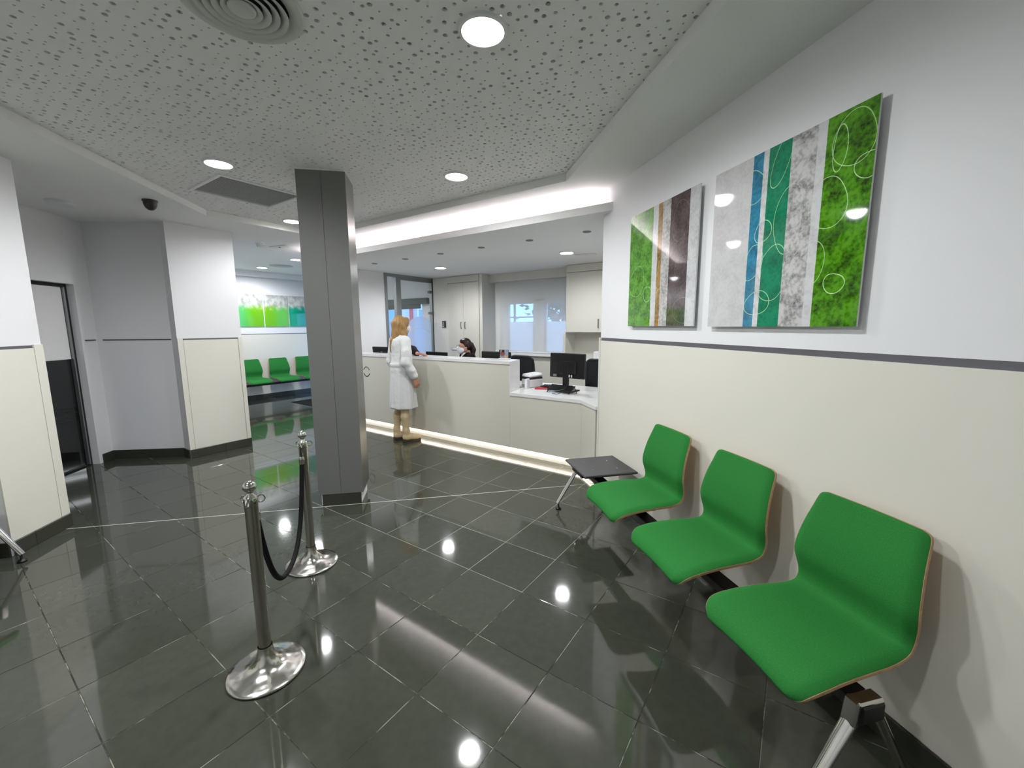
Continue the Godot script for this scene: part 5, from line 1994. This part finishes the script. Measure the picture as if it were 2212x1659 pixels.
func standing_doctor() -> void:
	var o := thing("person", "person in long white coat and beige boots standing at the counter", "person", Vector3(-4.27, 0, -3.625), deg_to_rad(-16.0), "people at the reception")
	var hc := Vector3(0.0, 1.535, -0.01)
	# body
	var body := flesh(chain([[Vector3(0, 1.44, 0.012), 0.05], [Vector3(0, 1.33, 0.018), 0.052], [Vector3(0, 1.15, 0.005), 0.08], [Vector3(0, 0.9, 0.0), 0.09]]) + chain([[Vector3(0.14, 1.33, 0.02), 0.036], [Vector3(0.238, 1.07, 0.06), 0.03], [Vector3(0.222, 0.85, -0.06), 0.026]]) + chain([[Vector3(-0.14, 1.33, 0.02), 0.036], [Vector3(-0.235, 1.06, 0.05), 0.03], [Vector3(-0.235, 0.85, -0.02), 0.026]])
		+ chain([[Vector3(0.07, 0.9, 0.0), 0.075], [Vector3(0.076, 0.47, 0.02), 0.042], [Vector3(0.092, 0.1, 0.025), 0.032]]) + chain([[Vector3(-0.07, 0.9, 0.0), 0.075], [Vector3(-0.076, 0.47, 0.024), 0.042], [Vector3(-0.092, 0.1, 0.075), 0.032]]), 0.016, 0.02)
	var head := flesh(head_bones(hc) + [[Vector3(0, 1.46, 0.01), Vector3(0, 1.40, 0.014), 0.048, 0.05]], 0.006, 0.014)
	join(body, head)
	join(body, flesh(hand(Vector3(0.222, 0.855, -0.062), Vector3(-0.02, -0.9, -0.36), Vector3(-0.9, -0.1, 0.2), 1.0, 0.62), 0.0042, 0.008))
	join(body, flesh(hand(Vector3(-0.235, 0.855, -0.022), Vector3(0.02, -0.95, -0.2), Vector3(0.9, -0.1, 0.2), -1.0, 0.5), 0.0045, 0.008))
	var bd := part("body", body, M.skin, o)
	eyes(bd, hc)
	# coat
	var bones := [
		[Vector3(-0.135, 1.348, 0.02), Vector3(0.135, 1.348, 0.02), 0.058, 0.058],
		[Vector3(0, 1.30, 0.015), Vector3(0, 1.12, 0.0), 0.128, 0.124, Vector3(1.3, 1, 0.92)],
		[Vector3(0, 1.12, 0.0), Vector3(0, 0.96, 0.01), 0.124, 0.136, Vector3(1.22, 1, 0.98)],
		[Vector3(0, 0.98, 0.01), Vector3(0, 0.42, 0.0), 0.138, 0.182, Vector3(1.12, 1, 1.0)],
	]
	bones += chain([[Vector3(0.178, 1.335, 0.02), 0.064], [Vector3(0.228, 1.20, 0.04), 0.060], [Vector3(0.240, 1.07, 0.062), 0.058], [Vector3(0.238, 0.97, -0.005), 0.055], [Vector3(0.226, 0.895, -0.048), 0.055]])
	bones += chain([[Vector3(-0.178, 1.335, 0.02), 0.064], [Vector3(-0.24, 1.06, 0.05), 0.058], [Vector3(-0.238, 0.90, -0.01), 0.053]])
	var coat := flesh(bones, 0.0115, 0.030, [[Vector3(0, 0.452, 0), Vector3(0, -1, 0)], [Vector3(0, 1.42, 0), Vector3(0, 1, 0)]], 1)
	var ct := part("white_coat", coat, M.lab_coat, o)
	# collar and half belt
	var b := MB.new()
	var rows := [[], [], []]
	for q in 21:
		var an := lerpf(-0.35, PI + 0.35, q / 20.0)
		for r in 3:
			var rad: float = [0.066, 0.078, 0.098][r]
			rows[r].append(Vector3(cos(an) * rad * 1.08, [1.388, 1.432, 1.385][r], 0.012 + sin(an) * rad))
	b.sheet(rows, false)
	part("collar", b, M.lab_coat, ct)
	b = MB.new()
	rows = [[], [], [], []]
	for q in 17:
		var an := lerpf(0.35, PI - 0.35, q / 16.0)
		for r in 4:
			rows[r].append(Vector3(cos(an) * 0.172, [1.045, 1.045, 1.005, 1.005][r], 0.004 + sin(an) * ([0.137, 0.151, 0.151, 0.137][r])))
	b.sheet(rows, false)
	part("half_belt", b, M.lab_coat, ct)
	# hair
	var hair := flesh([
		[hc + Vector3(0, 0.042, 0.020), hc + Vector3(0, 0.020, 0.030), 0.091, 0.096],
		[hc + Vector3(0, 0.0, 0.055), hc + Vector3(-0.015, -0.24, 0.095), 0.082, 0.058, Vector3(1.25, 1, 0.72)],
		[hc + Vector3(0.074, 0.03, -0.005), hc + Vector3(0.094, -0.16, 0.01), 0.034, 0.034],
		[hc + Vector3(0.092, -0.10, 0.02), hc + Vector3(0.082, -0.21, -0.035), 0.034, 0.016],
		[hc + Vector3(-0.074, 0.03, -0.005), hc + Vector3(-0.094, -0.17, 0.01), 0.034, 0.034],
		[hc + Vector3(-0.03, -0.2, 0.10), hc + Vector3(-0.075, -0.335, 0.11), 0.05, 0.022],
		[hc + Vector3(0.05, 0.07, -0.05), hc + Vector3(0.082, 0.01, -0.045), 0.036, 0.02],
		[hc + Vector3(-0.05, 0.07, -0.05), hc + Vector3(-0.082, 0.01, -0.045), 0.036, 0.02],
	], 0.008, 0.022, [], 2)
	part("hair", hair, M.blond_hair, o)
	var mask := flesh([[hc + Vector3(0, -0.035, -0.098), hc + Vector3(0, -0.07, -0.082), 0.034, 0.034], [hc + Vector3(-0.045, -0.045, -0.06), hc + Vector3(0.045, -0.045, -0.06), 0.034, 0.034]], 0.006, 0.03)
	part("face_mask", mask, M.mask_white, o)
	# boots
	for sx in [-1.0, 1.0]:
		var fx: float = 0.092 * sx
		var fz := 0.0 if sx > 0 else 0.05
		var boot := flesh(chain([[Vector3(fx * 0.85, 0.485, 0.02), 0.054], [Vector3(fx * 0.92, 0.34, 0.03 + fz * 0.5), 0.053], [Vector3(fx, 0.15, 0.025 + fz), 0.041], [Vector3(fx, 0.075, 0.02 + fz), 0.042]])
			+ [[Vector3(fx, 0.062, 0.035 + fz), Vector3(fx * 1.12, 0.052, -0.10 + fz), 0.040, 0.036], [Vector3(fx * 1.12, 0.05, -0.10 + fz), Vector3(fx * 1.15, 0.046, -0.155 + fz), 0.037, 0.030]], 0.0095, 0.03, [[Vector3(0, 0.018, 0), Vector3(0, -1, 0)]])
		var bt := part("boot", boot, M.boot_suede, o)
		b = MB.new()
		var plan := []
		for q in 20:
			var an := TAU * q / 20
			plan.append(Vector2(fx * 1.05 + cos(an) * 0.040, -0.055 + fz + sin(an) * 0.128))
		b.prism(plan, 0.0005, 0.022)
		b.bx(Vector3(fx - 0.03, 0.0005, 0.005 + fz), Vector3(fx + 0.03, 0.045, 0.072 + fz), 0.008)
		part("sole", b, M.boot_sole, bt)

func receptionist() -> void:
	var o := thing("person", "seated masked person with glasses and dark ponytail behind the counter", "person", Vector3(-4.27, 0, -4.92), deg_to_rad(148.0), "people at the reception")
	var hc := Vector3(0, 1.205, -0.03)
	var body := flesh(chain([[Vector3(0, 1.12, 0.0), 0.048], [Vector3(0, 1.02, 0.01), 0.056], [Vector3(0, 0.85, 0.02), 0.12], [Vector3(0, 0.58, 0.04), 0.13]]) + chain([[Vector3(0.16, 0.99, 0.0), 0.045], [Vector3(0.22, 0.78, -0.06), 0.04], [Vector3(0.15, 0.80, -0.21), 0.028]]) + chain([[Vector3(-0.16, 0.99, 0.0), 0.045], [Vector3(-0.22, 0.78, -0.06), 0.04], [Vector3(-0.15, 0.80, -0.21), 0.028]])
		+ chain([[Vector3(0.09, 0.55, 0.03), 0.085], [Vector3(0.1, 0.55, -0.38), 0.06], [Vector3(0.1, 0.1, -0.36), 0.045], [Vector3(0.1, 0.05, -0.48), 0.04]]) + chain([[Vector3(-0.09, 0.55, 0.03), 0.085], [Vector3(-0.1, 0.55, -0.38), 0.06], [Vector3(-0.1, 0.1, -0.36), 0.045], [Vector3(-0.1, 0.05, -0.48), 0.04]]), 0.018, 0.025)
	join(body, flesh(head_bones(hc) + [[Vector3(0, 1.14, 0.0), Vector3(0, 1.05, 0.008), 0.047, 0.05]], 0.0055, 0.014))
	for sx in [-1.0, 1.0]:
		join(body, flesh(hand(Vector3(sx * 0.15, 0.80, -0.21), Vector3(-sx * 0.2, -0.02, -1), Vector3(0, -1, 0), -sx, 0.35), 0.0055, 0.008))
	var bd := part("body", body, M.skin, o)
	eyes(bd, hc)
	var jacket := flesh([[Vector3(-0.165, 1.058, 0.012), Vector3(0.165, 1.058, 0.012), 0.058, 0.058], [Vector3(0, 0.98, 0.01), Vector3(0, 0.62, 0.03), 0.13, 0.14, Vector3(1.3, 1, 0.9)]]
		+ chain([[Vector3(0.20, 1.04, 0.01), 0.070], [Vector3(0.24, 0.79, -0.05), 0.055], [Vector3(0.155, 0.80, -0.19), 0.044]]) + chain([[Vector3(-0.20, 1.04, 0.01), 0.070], [Vector3(-0.24, 0.79, -0.05), 0.055], [Vector3(-0.155, 0.80, -0.19), 0.044]]), 0.012, 0.03)
	part("jacket", jacket, M.dark_suit, o)
	var top := flesh([[Vector3(0, 1.085, -0.034), Vector3(0, 0.90, -0.10), 0.050, 0.048, Vector3(0.95, 1, 0.9)]], 0.008, 0.02)
	part("white_top", top, M.mask_white, o)
	var hair := flesh([[hc + Vector3(0, 0.048, 0.018), hc + Vector3(0, 0.02, 0.035), 0.088, 0.088], [hc + Vector3(0, 0.085, -0.04), hc + Vector3(0, 0.09, 0.0), 0.036, 0.04, Vector3(1.6, 1, 1)],
		[hc + Vector3(0.07, 0.03, 0.005), hc + Vector3(0.072, -0.01, 0.03), 0.026, 0.024], [hc + Vector3(-0.07, 0.03, 0.005), hc + Vector3(-0.072, -0.01, 0.03), 0.026, 0.024],
		[hc + Vector3(0.0, 0.03, 0.11), hc + Vector3(0.0, -0.05, 0.135), 0.036, 0.044], [hc + Vector3(0.0, -0.05, 0.135), hc + Vector3(-0.02, -0.2, 0.11), 0.044, 0.03]], 0.007, 0.018)
	part("hair", hair, M.brown_hair, o)
	var mask := flesh([[hc + Vector3(0, -0.025, -0.098), hc + Vector3(0, -0.075, -0.080), 0.034, 0.036], [hc + Vector3(-0.042, -0.05, -0.058), hc + Vector3(0.042, -0.05, -0.058), 0.040, 0.040], [hc + Vector3(0, -0.05, -0.118), hc + Vector3(0, -0.05, -0.1), 0.014, 0.03]], 0.005, 0.03)
	var mk := part("face_mask", mask, M.mask_white, o)
	for sx in [-1.0, 1.0]:
		var s := MB.new()
		s.tube([hc + Vector3(sx * 0.07, -0.035, -0.06), hc + Vector3(sx * 0.09, 0.0, 0.01)], 0.003, 5)
		part("strap", s, M.mask_white, mk)
	var gl := MB.new()
	for sx in [-1.0, 1.0]:
		var pts := []
		for q in 17:
			var t := TAU * q / 16
			pts.append(hc + Vector3(sx * 0.034 + cos(t) * 0.026, 0.006 + sin(t) * 0.020, -0.112))
		gl.tube(pts, 0.0022, 5, false)
		gl.tube([hc + Vector3(sx * 0.06, 0.01, -0.112), hc + Vector3(sx * 0.086, 0.012, 0.0)], 0.0022, 5)
	gl.tube([hc + Vector3(-0.009, 0.01, -0.112), hc + Vector3(0.009, 0.01, -0.112)], 0.0022, 5)
	part("glasses", gl, M.grey_plastic, o)
	# the chair the person sits on
	office_chair("black office chair under the seated masked person", Vector3(-4.20, 0, -5.06), deg_to_rad(148.0))

func leaning_colleague() -> void:
	# local frame = world, origin at the feet
	var p := Vector3(-5.20, 0, -4.46)
	var o := thing("person", "person in dark suit behind the counter, hidden except arm and hand", "person", p, 0.0, "people at the reception")
	var hc := Vector3(0.06, 1.45, 0.10)
	var sh := Vector3(0.23, 1.205, 0.15)
	var el := Vector3(0.55, 1.180, 0.30)
	var wr := Vector3(0.86, 1.148, 0.50)
	var body := flesh(chain([[Vector3(0.05, 1.36, 0.09), 0.05], [Vector3(0.04, 1.23, 0.07), 0.06], [Vector3(0, 1.0, -0.02), 0.12], [Vector3(0, 0.9, -0.02), 0.12]]) + chain([[sh, 0.045], [el, 0.04], [wr, 0.027]]) + chain([[Vector3(0.08, 0.9, -0.02), 0.085], [Vector3(0.08, 0.5, 0.0), 0.06], [Vector3(0.08, 0.07, 0.0), 0.045], [Vector3(0.09, 0.05, 0.12), 0.04]]) + chain([[Vector3(-0.08, 0.9, -0.02), 0.085], [Vector3(-0.08, 0.5, 0.0), 0.06], [Vector3(-0.08, 0.07, 0.0), 0.045], [Vector3(-0.09, 0.05, 0.12), 0.04]]), 0.018, 0.025)
	var hb := []
	for b in head_bones(Vector3.ZERO):
		hb.append([hc + Vector3(-b[0].x, b[0].y, -b[0].z), hc + Vector3(-b[1].x, b[1].y, -b[1].z), b[2], b[3]])
	join(body, flesh(hb + [[Vector3(0.055, 1.38, 0.095), Vector3(0.045, 1.30, 0.08), 0.047, 0.05]], 0.007, 0.014))
	join(body, flesh(hand(wr, Vector3(0.86, -0.02, -0.1), Vector3(0, -1, 0.1), 1.0, 0.28, 1.02), 0.0042, 0.008))
	part("body", body, M.skin, o)
	var suit := flesh([[Vector3(-0.10, 1.225, 0.02), sh + Vector3(-0.01, 0.005, 0), 0.062, 0.066], [Vector3(0.05, 1.17, 0.06), Vector3(0, 0.86, -0.02), 0.125, 0.135, Vector3(1.25, 1, 0.9)]]
		+ chain([[sh, 0.068], [el, 0.056], [wr - Vector3(0.04, 0.0, 0.026), 0.042]]) + chain([[Vector3(-0.13, 1.21, 0.01), 0.066], [Vector3(-0.2, 0.97, -0.02), 0.055], [Vector3(-0.18, 0.80, 0.06), 0.044]]), 0.013, 0.03)
	part("jacket", suit, M.dark_suit, o)
	var legs := flesh(chain([[Vector3(0.085, 0.88, -0.02), 0.1], [Vector3(0.085, 0.5, 0.0), 0.075], [Vector3(0.085, 0.08, 0.0), 0.062]]) + chain([[Vector3(-0.085, 0.88, -0.02), 0.1], [Vector3(-0.085, 0.5, 0.0), 0.075], [Vector3(-0.085, 0.08, 0.0), 0.062]]), 0.018, 0.03, [[Vector3(0, 0.06, 0), Vector3(0, -1, 0)]])
	part("trousers", legs, M.dark_trousers, o)
	var hair := flesh([[hc + Vector3(0, 0.045, -0.02), hc + Vector3(0, 0.02, -0.03), 0.089, 0.09], [hc + Vector3(0, 0.0, -0.06), hc + Vector3(0, -0.1, -0.06), 0.07, 0.05]], 0.009, 0.02)
	part("hair", hair, M.brown_hair, o)
